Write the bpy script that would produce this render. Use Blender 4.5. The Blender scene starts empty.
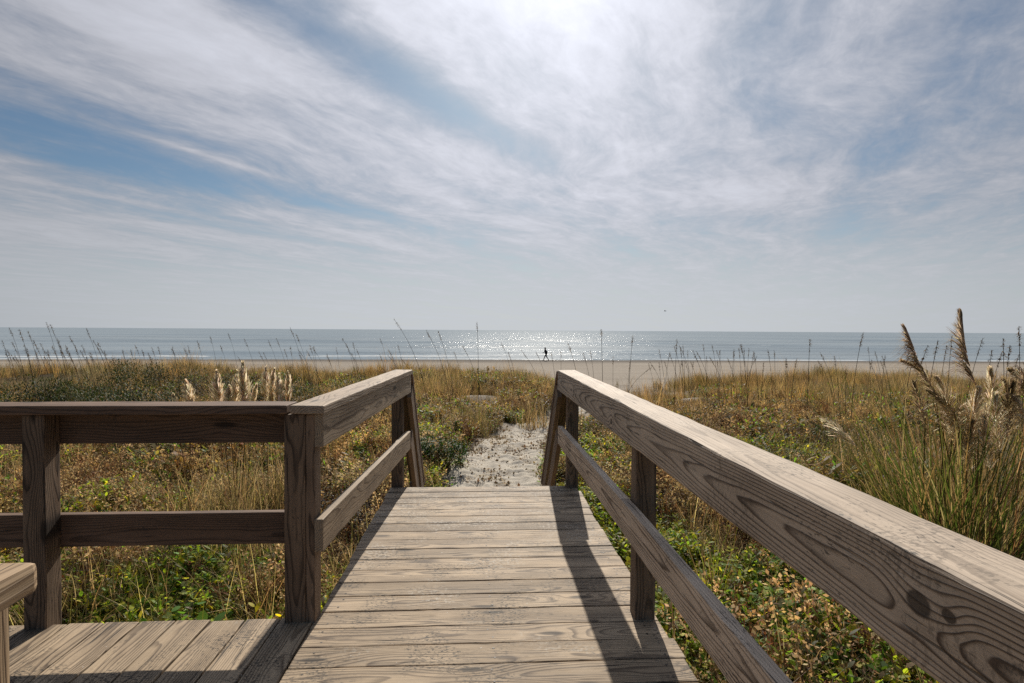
import bpy, bmesh, math, random
import numpy as np
from mathutils import Vector, Matrix

random.seed(7)
RNG = np.random.default_rng(11)
sc = bpy.context.scene
COL = sc.collection
rad = math.radians
H = 1.25                      # eye above the deck; deck top is z = 0
FPX = 558.0
YAW, PITCH, ROLL = rad(3.3), rad(-1.16), rad(0.34)
SUN_AZ, SUN_EL = rad(6.6), rad(34.5)
SUN_DIR = Vector((math.sin(SUN_AZ)*math.cos(SUN_EL), math.cos(SUN_AZ)*math.cos(SUN_EL), math.sin(SUN_EL)))

# ------------------------------------------------------------------ camera
fw = Vector((math.sin(YAW)*math.cos(PITCH), math.cos(YAW)*math.cos(PITCH), math.sin(PITCH)))
rt0 = Vector((math.cos(YAW), -math.sin(YAW), 0)); up0 = rt0.cross(fw)
rt = rt0*math.cos(ROLL) + up0*math.sin(ROLL); up = rt.cross(fw)
cam_d = bpy.data.cameras.new('camera'); cam = bpy.data.objects.new('camera', cam_d); COL.objects.link(cam)
cam.matrix_world = Matrix(((rt.x, up.x, -fw.x, 0), (rt.y, up.y, -fw.y, 0), (rt.z, up.z, -fw.z, H), (0, 0, 0, 1)))
cam_d.sensor_width = 36.0; cam_d.lens = FPX/1024*36; cam_d.clip_start = 0.05; cam_d.clip_end = 60000
sc.camera = cam

def ray(px, py):
    return (fw*FPX + rt*(px-512) + up*(341.5-py)).normalized()
def at_d(px, py, dist):                  # a point seen at this pixel, dist metres out along the ground
    d = ray(px, py); s = dist/math.hypot(d.x, d.y)
    return Vector((0, 0, H)) + d*s

# ------------------------------------------------------------------ noise
def _hash(ix, iy, seed):
    h = (ix.astype(np.int64)*374761393 + iy.astype(np.int64)*668265263 + seed*974634777) & 0xffffffff
    h = ((h ^ (h >> 13))*1274126177) & 0xffffffff
    return ((h ^ (h >> 16)) & 0xffff)/65535.0
def vnoise(x, y, seed=0):
    x = np.asarray(x, float); y = np.asarray(y, float)
    ix, iy = np.floor(x), np.floor(y); fx, fy = x-ix, y-iy
    fx = fx*fx*(3-2*fx); fy = fy*fy*(3-2*fy)
    a = _hash(ix, iy, seed); b = _hash(ix+1, iy, seed); c = _hash(ix, iy+1, seed); d = _hash(ix+1, iy+1, seed)
    return (a*(1-fx)+b*fx)*(1-fy) + (c*(1-fx)+d*fx)*fy
def fbm(x, y, seed=0, octv=4):
    s = 0; a = 0.5; t = 0
    for k in range(octv):
        s = s + a*vnoise(np.asarray(x)*2**k, np.asarray(y)*2**k, seed+k*17); t += a; a *= 0.5
    return s/t
def sstep(a, b, x):
    t = np.clip((np.asarray(x, float)-a)/(b-a), 0, 1); return t*t*(3-2*t)

# ------------------------------------------------------------------ node helper
class NT:
    def __init__(self, tree): self.t = tree; self.n = tree.nodes; self.l = tree.links
    def node(self, ty, **kw):
        nd = self.n.new(ty)
        for k, v in kw.items(): setattr(nd, k, v)
        return nd
    def put(self, sock, v):
        if isinstance(v, bpy.types.NodeSocket): self.l.new(v, sock)
        elif v is not None: sock.default_value = v
    def m(self, op, a, b=None, c=None, clamp=False):
        nd = self.node('ShaderNodeMath', operation=op, use_clamp=clamp)
        self.put(nd.inputs[0], a)
        if b is not None: self.put(nd.inputs[1], b)
        if c is not None: self.put(nd.inputs[2], c)
        return nd.outputs[0]
    def add(self, a, b): return self.m('ADD', a, b)
    def sub(self, a, b): return self.m('SUBTRACT', a, b)
    def mul(self, a, b): return self.m('MULTIPLY', a, b)
    def ss(self, x, lo, hi, o0=0.0, o1=1.0):
        nd = self.node('ShaderNodeMapRange', interpolation_type='SMOOTHSTEP')
        self.put(nd.inputs[0], x)
        for i, v in enumerate((lo, hi, o0, o1)): self.put(nd.inputs[i+1], v)
        return nd.outputs[0]
    def vec(self, x, y, z):
        nd = self.node('ShaderNodeCombineXYZ')
        for i, v in enumerate((x, y, z)): self.put(nd.inputs[i], v)
        return nd.outputs[0]
    def sep(self, v):
        nd = self.node('ShaderNodeSeparateXYZ'); self.put(nd.inputs[0], v); return nd.outputs
    def scale(self, v, s):
        nd = self.node('ShaderNodeVectorMath', operation='MULTIPLY'); self.put(nd.inputs[0], v); nd.inputs[1].default_value = s; return nd.outputs[0]
    def vadd(self, v, s):
        nd = self.node('ShaderNodeVectorMath', operation='ADD'); self.put(nd.inputs[0], v); self.put(nd.inputs[1], s); return nd.outputs[0]
    def noise(self, v, scale=1.0, detail=4.0, rough=0.5, dist=0.0, dim='3D', color=False):
        nd = self.node('ShaderNodeTexNoise', noise_dimensions=dim)
        self.put(nd.inputs['Vector'], v); nd.inputs['Scale'].default_value = scale; nd.inputs['Detail'].default_value = detail
        nd.inputs['Roughness'].default_value = rough; nd.inputs['Distortion'].default_value = dist
        return nd.outputs['Color' if color else 'Fac']
    def mix(self, f, a, b, blend='MIX'):
        nd = self.node('ShaderNodeMix', data_type='RGBA', blend_type=blend)
        self.put(nd.inputs[0], f)
        for i, v in ((6, a), (7, b)):
            if isinstance(v, tuple) and len(v) == 3: v = (*v, 1.0)
            self.put(nd.inputs[i], v)
        return nd.outputs[2]
    def attr(self, name, out='Vector'):
        nd = self.node('ShaderNodeAttribute', attribute_name=name); return nd.outputs[out]
    def ramp(self, f, stops):
        nd = self.node('ShaderNodeValToRGB'); e = nd.color_ramp.elements
        while len(e) < len(stops): e.new(0.5)
        for k, (p, c) in enumerate(stops): e[k].position = p; e[k].color = (*c, 1)
        self.put(nd.inputs[0], f); return nd.outputs[0]

def new_mat(name):
    m = bpy.data.materials.new(name); m.use_nodes = True; m.node_tree.nodes.clear()
    t = NT(m.node_tree); out = t.node('ShaderNodeOutputMaterial'); return m, t, out
def principled(t, out, **kw):
    p = t.node('ShaderNodeBsdfPrincipled')
    for k, v in kw.items():
        if isinstance(v, tuple) and len(v) == 3: v = (*v, 1.0)
        t.put(p.inputs[k], v)
    if out is not None: t.l.new(p.outputs[0], out.inputs[0])
    return p
def bump(t, h, dist, strength=1.0, normal=None):
    b = t.node('ShaderNodeBump'); t.put(b.inputs['Height'], h); b.inputs['Distance'].default_value = dist; b.inputs['Strength'].default_value = strength
    if normal is not None: t.put(b.inputs['Normal'], normal)
    return b.outputs[0]

# ------------------------------------------------------------------ materials
def wood(name, light, mid, dark, spacing=0.006, knots=(), ringk=0.75, sand=0.0, crack=0.6, kgrid=0.5, wamp=0.06, bleach=0.25, specks=0.0, phase=0.0, kscat=1.0, wscale=(1.3, 5, 5), late0=0.42):
    m, t, out = new_mat(name)
    g = t.attr('gc'); tone = t.attr('tone', 'Fac')
    u, v, w = t.sep(g)[0:3]
    warp = t.noise(t.scale(g, wscale), 1.0, 3, 0.45)
    warp2 = t.noise(t.scale(g, (6, 40, 40)), 1.0, 2, 0.5)
    F = t.m('SQRT', t.add(t.mul(v, v), t.mul(w, w)))
    F = t.add(F, t.mul(t.sub(warp, 0.5), wamp))
    F = t.add(F, t.mul(t.sub(warp2, 0.5), 0.004))
    kd = None
    # knots scattered in the board: cells along the grain
    vo = t.node('ShaderNodeTexVoronoi', voronoi_dimensions='2D', feature='F1')
    t.put(vo.inputs['Vector'], t.vec(t.mul(u, kgrid*2.0), t.mul(v, kgrid*8.0), 0.0)); vo.inputs['Scale'].default_value = 1.0
    d = vo.outputs['Distance']
    defl = t.mul(t.m('EXPONENT', t.mul(t.mul(d, d), -28.0)), 0.022*kscat)
    F = t.add(F, defl)
    kn = t.mul(t.ss(d, 0.03, 0.07, 1.0, 0.0), kscat)
    for (ku, kv, ks) in knots:
        du = t.mul(t.sub(u, ku), 1.0/(ks*1.35)); dv = t.mul(t.sub(v, kv), 1.0/ks)
        r2 = t.add(t.mul(du, du), t.mul(dv, dv))
        F = t.add(F, t.mul(t.m('EXPONENT', t.mul(r2, -0.16)), ks*0.9))
        k1 = t.ss(r2, 0.55, 1.05, 1.0, 0.0)
        kn = t.m('MAXIMUM', kn, k1)
    ph = t.m('FRACT', t.add(t.mul(F, 1.0/spacing), phase))
    late = t.mul(t.ss(ph, late0, 0.90), t.ss(ph, 0.88, 1.0, 1.0, 0.0))
    fib = t.noise(t.scale(g, (7, 320, 320)), 1.0, 3, 0.6)
    fib2 = t.noise(t.scale(g, (2.2, 70, 70)), 1.0, 3, 0.6)
    blot = t.noise(t.scale(g, (2.5, 9, 9)), 1.0, 4, 0.6)
    ck = t.noise(t.scale(g, (2.6, 95, 95)), 1.0, 2, 0.55)
    crk = t.mul(t.ss(ck, 0.655, 0.70), crack)
    ringv = t.mul(late, t.ss(blot, 0.2, 0.75, 0.55*ringk, 1.15*ringk))
    nz_ = t.sep(t.node('ShaderNodeNewGeometry').outputs['Normal'])[2]
    upm = t.ss(nz_, 0.3, 0.9)          # weather-bleached upper faces
    ringv = t.mul(ringv, t.sub(1.0, t.mul(upm, bleach)))
    base = t.mix(t.ss(blot, 0.3, 0.72), light, mid)
    colr = t.mix(t.m('MINIMUM', ringv, 1.0), base, dark)
    colr = t.mix(t.mul(kn, 0.85), colr, tuple(c*0.35 for c in dark))
    fv = t.add(0.32, t.add(t.mul(fib, 0.66), t.mul(fib2, 0.70)))
    colr = t.mix(1.0, colr, t.vec(fv, fv, fv), 'MULTIPLY')
    colr = t.mix(1.0, colr, t.vec(tone, t.m('POWER', tone, 1.03), t.m('POWER', tone, 1.1)), 'MULTIPLY')
    colr = t.mix(crk, colr, (0.035, 0.028, 0.022))
    # grime spots and mildew freckles
    fr = t.noise(t.scale(g, (50, 190, 190)), 1.0, 2, 0.6)
    frm = t.noise(t.scale(g, (2.5, 6, 6)), 1.3, 2, 0.5)
    frk = t.mul(t.ss(fr, 0.58, 0.66), t.ss(frm, 0.48, 0.62))
    colr = t.mix(t.mul(frk, 0.75), colr, (0.04, 0.035, 0.03))
    if specks > 0:
        Q = t.node('ShaderNodeNewGeometry').outputs['Position']
        d1 = t.noise(t.scale(Q, (60.0, 110.0, 60.0)), 1.0, 3, 0.7); d2 = t.noise(Q, 3.2, 4, 0.6); d3 = t.noise(Q, 60.0, 1, 0.5)
        dk = t.mul(t.ss(d1, 0.52, 0.58), t.ss(d2, 0.49, 0.60))
        colr = t.mix(t.mul(dk, 0.85*specks), colr, (0.03, 0.026, 0.022))
        colr = t.mix(t.mul(t.ss(d3, 0.775, 0.80), 0.8*specks), colr, (0.6, 0.56, 0.5))
    if sand > 0:
        geo = t.node('ShaderNodeNewGeometry'); P = geo.outputs['Position']
        s1 = t.noise(P, 55.0, 3, 0.7); s2 = t.noise(P, 2.6, 4, 0.65)
        yy = t.sep(P)[1]
        sm = t.mul(t.ss(s1, 0.50, 0.62), t.ss(t.add(s2, t.mul(t.ss(yy, 1.8, 4.6), 0.16)), 0.56, 0.72))
        colr = t.mix(t.mul(sm, sand), colr, (0.46, 0.41, 0.34))
    hgt = t.add(t.mul(late, 0.45), t.add(t.mul(fib, 0.5), t.mul(fib2, 0.35)))
    hgt = t.sub(hgt, t.mul(crk, 1.8))
    nrm = bump(t, hgt, 0.0016, 0.9)
    principled(t, out, **{'Base Color': colr, 'Roughness': t.add(0.62, t.mul(fib, 0.2)), 'Normal': nrm, 'Specular IOR Level': 0.35})
    return m

W_DECK = wood('weathered_deck_wood', (0.46, 0.345, 0.225), (0.275, 0.202, 0.13), (0.085, 0.055, 0.034), 0.0075, sand=0.8, ringk=0.9, crack=0.95, bleach=0.0, specks=1.0)
W_CAP = wood('weathered_cap_wood', (0.45, 0.345, 0.245), (0.32, 0.24, 0.168), (0.13, 0.09, 0.06), 0.009, ringk=0.85, crack=0.95, specks=0.5)
W_RAIL = wood('grey_rail_wood', (0.55, 0.445, 0.34), (0.43, 0.34, 0.255), (0.10, 0.069, 0.048), 0.0066, ringk=1.0, crack=0.75,
              knots=((0.755, -0.017, 0.019), (0.703, -0.025, 0.010), (2.62, 0.03, 0.014), (3.7, 0.0, 0.012)), kgrid=0.22, wamp=0.026, bleach=0.55, specks=0.5, phase=0.5, kscat=0.0, wscale=(0.9, 4, 4), late0=0.50)
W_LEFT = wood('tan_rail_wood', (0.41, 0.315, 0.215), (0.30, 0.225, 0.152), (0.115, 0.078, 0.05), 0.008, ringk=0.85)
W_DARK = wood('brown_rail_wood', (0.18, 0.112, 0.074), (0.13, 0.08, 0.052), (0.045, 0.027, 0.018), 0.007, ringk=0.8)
W_POST = wood('brown_post_wood', (0.27, 0.185, 0.122), (0.175, 0.118, 0.078), (0.05, 0.033, 0.022), 0.006, ringk=0.9, crack=0.95)
W_NEAR = wood('sunlit_tan_wood', (0.48, 0.345, 0.21), (0.34, 0.23, 0.135), (0.14, 0.082, 0.044), 0.009, ringk=0.85)

def leaf_mat(name, transl=0.42, rough=0.5, spec=0.4, tint=(1.45, 1.40, 0.8), gain=0.78):
    m, t, out = new_mat(name)
    c = t.attr('col', 'Color')
    kr = gain/(1-transl)      # the reflecting share of the mix is kept at the leaf's own albedo
    p = principled(t, None, **{'Base Color': t.mix(1.0, c, (kr, kr, kr), 'MULTIPLY'), 'Roughness': rough, 'Specular IOR Level': spec})
    tr = t.node('ShaderNodeBsdfTranslucent'); t.put(tr.inputs[0], t.mix(1.0, c, tint, 'MULTIPLY'))
    mx = t.node('ShaderNodeMixShader'); mx.inputs[0].default_value = transl
    t.l.new(p.outputs[0], mx.inputs[1]); t.l.new(tr.outputs[0], mx.inputs[2]); t.l.new(mx.outputs[0], out.inputs[0])
    return m
M_LEAF = leaf_mat('leaf', 0.58, 0.55, 0.22, (2.1, 2.15, 0.9))
M_SHRUB = leaf_mat('shrub_leaf', 0.25, 0.6, 0.15, (1.3, 1.3, 0.8))
M_GRASS = leaf_mat('grass_blade', 0.46, 0.6, 0.2, (1.5, 1.35, 1.0))
M_DRY = leaf_mat('dry_plant', 0.42, 0.8, 0.1, (1.4, 1.25, 0.95), 0.75)
M_PLUME = leaf_mat('plume', 0.68, 0.85, 0.05, (1.15, 1.15, 1.12), 0.36)

def sand_mat(name, c1, c2, litter=0.0, bumpd=0.02):
    m, t, out = new_mat(name)
    P = t.node('ShaderNodeNewGeometry').outputs['Position']
    n1 = t.noise(P, 3.0, 6, 0.65); n2 = t.noise(P, 45.0, 4, 0.7); n3 = t.noise(P, 300.0, 2, 0.6)
    c = t.mix(n1, c1, c2)
    c = t.mix(1.0, c, t.ramp(n3, ((0.3, (0.88, 0.88, 0.88)), (0.7, (1.06, 1.06, 1.06)))), 'MULTIPLY')
    sp = t.noise(P, 60.0, 3, 0.6)
    c = t.mix(t.mul(t.ss(sp, 0.57, 0.64), 0.75), c, (0.10, 0.08, 0.055))
    hgt = t.add(t.mul(n1, 1.0), t.mul(n2, 0.35))
    principled(t, out, **{'Base Color': c, 'Roughness': 0.95, 'Specular IOR Level': 0.1, 'Normal': bump(t, hgt, bumpd, 0.8)})
    return m
M_PATH = sand_mat('path_sand', (0.58, 0.53, 0.45), (0.46, 0.41, 0.34), bumpd=0.035)

def terrain_mat():
    m, t, out = new_mat('dune_ground')
    P = t.node('ShaderNodeNewGeometry').outputs['Position']
    s = t.attr('sand', 'Fac'); wet = t.attr('wet', 'Fac')
    n1 = t.noise(P, 1.2, 6, 0.65); n2 = t.noise(P, 22.0, 5, 0.7); n3 = t.noise(P, 0.25, 5, 0.6)
    soil = t.mix(n2, (0.045, 0.035, 0.024), (0.17, 0.13, 0.085))
    soil = t.mix(t.ss(n1, 0.4, 0.65), soil, (0.10, 0.085, 0.04))
    sandc = t.mix(n3, (0.36, 0.318, 0.265), (0.29, 0.25, 0.205))
    streak = t.noise(t.scale(P, (0.05, 0.6, 0.3)), 1.0, 4, 0.6)
    sandc = t.mix(t.mul(t.ss(streak, 0.45, 0.65), 0.35), sandc, (0.17, 0.142, 0.115))
    sandc = t.mix(t.mul(t.ss(n2, 0.55, 0.72), 0.35), sandc, (0.2, 0.16, 0.11))
    sandc = t.mix(wet, sandc, (0.14, 0.122, 0.104))
    c = t.mix(s, soil, sandc)
    hgt = t.add(n1, t.mul(n2, 0.5))
    r = 0.95
    principled(t, out, **{'Base Color': c, 'Roughness': r, 'Specular IOR Level': 0.04, 'Normal': bump(t, hgt, 0.06, 0.7)})
    return m
M_GROUND = terrain_mat()

def sea_mat():
    m, t, out = new_mat('sea_water')
    P = t.node('ShaderNodeNewGeometry').outputs['Position']
    foam = t.attr('foam', 'Fac')
    w1 = t.noise(t.scale(P, (0.05, 0.16, 0.1)), 1.0, 3, 0.55)
    w2 = t.noise(t.scale(P, (0.25, 0.7, 0.4)), 1.0, 4, 0.6, 0.6)
    w3 = t.noise(t.scale(P, (1.3, 2.6, 1.3)), 1.0, 3, 0.6)
    hgt = t.add(t.mul(w1, 2.0), t.add(t.mul(w2, 0.9), t.mul(w3, 0.30)))
    nrm = bump(t, hgt, 0.42, 1.0)
    slick = t.noise(t.scale(P, (0.022, 0.11, 0.02)), 1.0, 4, 0.6)
    fn = t.noise(t.scale(P, (0.12, 0.8, 1.0)), 1.0, 6, 0.75)
    fm = t.mul(t.ss(t.add(foam, t.mul(t.sub(fn, 0.5), 2.2)), 0.62, 0.95), 0.8)
    band = t.noise(t.scale(P, (0.004, 0.03, 0.01)), 1.0, 3, 0.6)
    body = t.mix(t.ss(band, 0.35, 0.65), (0.225, 0.275, 0.32), (0.29, 0.335, 0.37))
    c = t.mix(fm, body, (0.72, 0.74, 0.74))
    df = t.node('ShaderNodeBsdfDiffuse'); t.put(df.inputs[0], c); t.put(df.inputs['Normal'], bump(t, hgt, 0.25, 1.0))
    gl = t.node('ShaderNodeBsdfGlossy'); t.put(gl.inputs['Roughness'], t.ss(slick, 0.40, 0.60, 0.17, 0.42)); t.put(gl.inputs['Normal'], nrm)
    mx = t.node('ShaderNodeMixShader'); t.put(mx.inputs[0], t.mul(t.sub(1.0, fm), t.ss(slick, 0.40, 0.60, 0.05, 0.022)))
    t.l.new(df.outputs[0], mx.inputs[1]); t.l.new(gl.outputs[0], mx.inputs[2]); t.l.new(mx.outputs[0], out.inputs[0])
    return m
M_SEA = sea_mat()

def plain(name, c, rough=0.7, spec=0.3):
    m, t, out = new_mat(name)
    P = t.node('ShaderNodeTexCoord').outputs['Object']
    n = t.noise(P, 30.0, 3, 0.6); v = t.add(0.8, t.mul(n, 0.4))
    principled(t, out, **{'Base Color': t.mix(1.0, c, t.vec(v, v, v), 'MULTIPLY'), 'Roughness': rough, 'Specular IOR Level': spec})
    return m
M_NAIL = plain('rusty_nail', (0.05, 0.035, 0.025), 0.6, 0.4)
M_CLOTH = plain('dark_cloth', (0.018, 0.02, 0.026), 0.9)
M_TROUSER = plain('black_cloth', (0.012, 0.012, 0.014), 0.9)
M_SKIN = plain('skin', (0.30, 0.18, 0.12), 0.6)
M_HAIR = plain('hair', (0.03, 0.02, 0.015), 0.7)
M_BIRD = plain('feather', (0.16, 0.16, 0.16), 0.8)

# ------------------------------------------------------------------ object helpers
def tag(o, label=None, cat=None, group=None, kind=None):
    if label: o['label'] = label
    if cat: o['category'] = cat
    if group: o['group'] = group
    if kind: o['kind'] = kind
    return o
def empty(name, loc):
    o = bpy.data.objects.new(name, None); o.location = loc; o.empty_display_size = 0.1; COL.objects.link(o); return o
def link_mesh(name, me, mat, parent=None):
    o = bpy.data.objects.new(name, me); COL.objects.link(o)
    if mat is not None and len(me.materials) == 0: me.materials.append(mat)
    if parent is not None:
        o.parent = parent
        o.matrix_parent_inverse = Matrix.Translation(parent.location).inverted()
    return o
def np_mesh(name, V, F, mat, parent=None, C=None, smooth=False, extra=None):
    me = bpy.data.meshes.new(name); V = np.asarray(V, np.float32); F = np.asarray(F, np.int32)
    me.vertices.add(len(V)); me.vertices.foreach_set('co', V.ravel())
    k = F.shape[1]
    me.loops.add(F.size); me.loops.foreach_set('vertex_index', F.ravel())
    me.polygons.add(len(F)); me.polygons.foreach_set('loop_start', np.arange(0, F.size, k, dtype=np.int32))
    me.polygons.foreach_set('loop_total', np.full(len(F), k, np.int32))
    if smooth: me.polygons.foreach_set('use_smooth', np.ones(len(F), bool))
    me.update(calc_edges=True)
    if C is not None:
        a = me.attributes.new('col', 'FLOAT_COLOR', 'POINT')
        cc = np.ones((len(V), 4), np.float32); cc[:, :3] = C; a.data.foreach_set('color', cc.ravel())
    for nm, arr in (extra or {}).items():
        a = me.attributes.new(nm, 'FLOAT', 'POINT'); a.data.foreach_set('value', np.asarray(arr, np.float32))
    return link_mesh(name, me, mat, parent)

class Boards:
    """Boards and posts collected into one mesh, each with its own run of grain."""
    def __init__(self):
        self.bm = bmesh.new(); self.gc = self.bm.verts.layers.float_vector.new('gc'); self.tn = self.bm.verts.layers.float.new('tone')
    def add(self, P0, P1, wide, thick, up=(0, 0, 1), off=None, tone=None, bev=0.004, wob=0.0012, skew0=0.0, skew1=0.0, tilt=None, step=0.12):
        """centre line P0-P1; thick is measured along `up`, wide across it"""
        P0, P1 = Vector(P0), Vector(P1); L = (P1-P0).length; X = (P1-P0).normalized()
        Z = Vector(up); Z = (Z - X*Z.dot(X)).normalized(); Y = Z.cross(X)
        b = bmesh.new(); bmesh.ops.create_cube(b, size=1.0)
        n = max(1, int(L/step))
        for v in b.verts: v.co = Vector((v.co.x*L, v.co.y*wide, v.co.z*thick))
        if bev > 0: bmesh.ops.bevel(b, geom=list(b.edges), offset=bev, segments=2, profile=0.6, affect='EDGES')
        for k in range(1, n):
            bmesh.ops.bisect_plane(b, geom=b.verts[:]+b.edges[:]+b.faces[:], plane_co=(-L/2+L*k/n, 0, 0), plane_no=(1, 0, 0))
        if off is None: off = (random.uniform(0, 30), random.uniform(-0.5, 0.5)*wide, random.uniform(0.03, 0.09))
        if tilt is None: tilt = random.uniform(-0.02, 0.02)
        if tone is None: tone = random.uniform(0.86, 1.12)
        ph = random.uniform(0, 100); s = {}
        for v in b.verts:
            c = v.co.copy()
            q = Vector((c.x+L/2+off[0], c.y+off[1], c.z+off[2]+(c.x)*tilt))
            jx = wob*(vnoise(c.x*9+ph, c.y*31+c.z*77, 3)-0.5)*2
            jz = wob*(vnoise(c.x*6+ph, c.y*25-c.z*50, 9)-0.5)*2
            if c.x < 0: c.x += skew0*c.y
            else: c.x += skew1*c.y
            p = (P0+P1)/2 + X*c.x + Y*(c.y+float(jx)) + Z*(c.z+float(jz))
            nv = self.bm.verts.new(p); nv[self.gc] = q; nv[self.tn] = tone; s[v.index] = nv
        b.verts.index_update()
        for f in b.faces:
            try: self.bm.faces.new([s[v.index] for v in f.verts])
            except ValueError: pass
        b.free()
        return self
    def done(self, name, mat, parent=None):
        bmesh.ops.recalc_face_normals(self.bm, faces=self.bm.faces[:])
        me = bpy.data.meshes.new(name); self.bm.to_mesh(me); self.bm.free()
        return link_mesh(name, me, mat, parent)

def one(name, mat, parent, *a, **k): return Boards().add(*a, **k).done(name, mat, parent)

# ------------------------------------------------------------------ terrain
PATH = np.array([(0.05, 4.6), (0.12, 6.0), (0.20, 8.0), (0.42, 10.0), (0.95, 12.6), (2.0, 15.5), (3.9, 19.0), (5.6, 23.0), (6.6, 27.0), (7.3, 32.0), (8.0, 40.0)])
_py = np.linspace(4.6, 40, 160); _pxs = np.interp(_py, PATH[:, 1], PATH[:, 0])
_k = np.ones(9)/9; _pxs = np.convolve(np.pad(_pxs, 4, mode='edge'), _k, mode='valid')
def path_d(x, y):                                   # sideways distance to the path's centre line
    return np.abs(np.asarray(x)-np.interp(y, _py, _pxs)) + 10*(np.asarray(y) < 4.6)
def terrain_z(x, y):
    x = np.asarray(x, float); y = np.asarray(y, float)
    h = -1.02 - 0.30*sstep(7, 20, y) - 0.34*sstep(22, 31, y)*sstep(-7, 1, x) + 0.50*(fbm(x/4.5, y/4.5, 5)-0.5) + 0.26*(fbm(x/1.3, y/1.3, 8)-0.5)
    crest = np.exp(-((y-28)/5.5)**2)
    h = h + crest*(0.10 + 0.36*sstep(-3, -15, x) + 0.22*sstep(9, 16, x) + 0.30*np.exp(-((x+1.0)/3.5)**2))
    h = h - 0.80*np.exp(-((x-6.9)/2.5)**2 - ((y-27)/6.5)**2)
    for (mx, my, ms, mh) in ((0.0, 19.0, 1.0, 0.30), (7.6, 19.5, 1.2, 0.32), (14.5, 17, 1.5, 0.3)):
        h = h + mh*np.exp(-((x-mx)**2+(y-my)**2)/ms**2)
    h = h - 0.10*np.exp(-(path_d(x, y)/0.9)**2)*(y < 40)*(y > 4)
    beach = -2.42 - 0.53*(y-40)/39.0 + 0.05*(fbm(x/9, y/5, 31)-0.5)
    beach = np.where(y > 79, -2.95-0.03*(y-79), beach)
    s = sstep(28, 40, y + 5*(fbm(x/9, y/30, 44)-0.5))
    return h*(1-s) + beach*s
def sand_mask(x, y):
    x = np.asarray(x, float); y = np.asarray(y, float)
    s = sstep(27, 33, y - 2.5*sstep(-4, -12, x) + 6*(fbm(x/5, y/5, 61)-0.5))
    s = np.maximum(s, sstep(1.0, 0.7, path_d(x, y) + 0.9*(fbm(x*1.6, y*1.6, 62)-0.5)))
    s = np.maximum(s, sstep(1.3, 0.7, np.hypot((x-6.9)/2.7, (y-27)/6.5) + 0.8*(fbm(x/1.5, y/1.5, 63)-0.5)))
    for (mx, my, ms) in ((0.0, 19.0, 0.9), (7.6, 19.5, 1.0), (14.5, 17, 0.8)):
        s = np.maximum(s, sstep(1.0, 0.6, np.hypot((x-mx)/ms, (y-my)/ms) + 0.9*(fbm(x*1.2, y*1.2, 64)-0.5)))
    return s

def grid_mesh(name, xs, ys, zf, mat, extra=None):
    X, Y = np.meshgrid(xs, ys); Z = zf(X, Y)
    V = np.stack([X, Y, Z], -1).reshape(-1, 3); nx, ny = len(xs), len(ys)
    i = np.arange((ny-1)*nx).reshape(ny-1, nx)[:, :-1].ravel()
    F = np.stack([i, i+1, i+nx+1, i+nx], 1)
    ex = {k: f(X, Y).ravel() for k, f in (extra or {}).items()}
    return np_mesh(name, V, F, mat, smooth=True, extra=ex)
def sym(a): return np.concatenate([-a[::-1], a[1:]])
xs = sym(np.concatenate([np.arange(0, 16, 0.16), np.arange(16, 40, 0.6), np.geomspace(40, 3000, 40)]))
ys = np.concatenate([-np.geomspace(400, 3, 25), np.arange(-2.5, 30, 0.16), np.arange(30, 90, 0.5), np.geomspace(90, 140, 10)])
g = grid_mesh('ground', xs, ys, terrain_z, M_GROUND, {
    'sand': sand_mask, 'wet': lambda X, Y: sstep(67, 76, Y + 5*(fbm(X/14, Y/30, 71)-0.5))})
tag(g, 'dune ground running down to the flat sandy beach', kind='structure')

# trodden sand path, lumpy with footprints
def path_mesh():
    s = np.arange(5.2, 31, 0.035); w = np.linspace(-1, 1, 46)
    Y, W = np.meshgrid(s, w, indexing='ij')
    cx = np.interp(Y, _py, _pxs); half = 0.72 + 0.55*(vnoise(Y*0.7, W*0+3, 81)-0.5) + 0.25*(vnoise(Y*2.2, np.sign(W), 82)-0.5)
    X = cx + W*half
    lump = 0.075*(fbm(X*2.6, Y*2.0, 83, 3)-0.5) + 0.06*(fbm(X*6.0, Y*4.2, 84, 3)-0.5) + 0.04*(np.abs(vnoise(X*9, Y*5.5, 86)-0.5)*2-0.4)
    Z = terrain_z(X, Y) + 0.035 + lump - 0.16*sstep(0.72, 1.0, np.abs(W))
    V = np.stack([X, Y, Z], -1).reshape(-1, 3); nx, ny = len(w), len(s)
    i = np.arange((ny-1)*nx).reshape(ny-1, nx)[:, :-1].ravel()
    F = np.stack([i, i+1, i+nx+1, i+nx], 1)
    o = np_mesh('sand_path', V, F, M_PATH, smooth=True)
    tag(o, 'pale trodden sand path leading from the boardwalk to the beach', kind='structure')
path_mesh()

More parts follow.
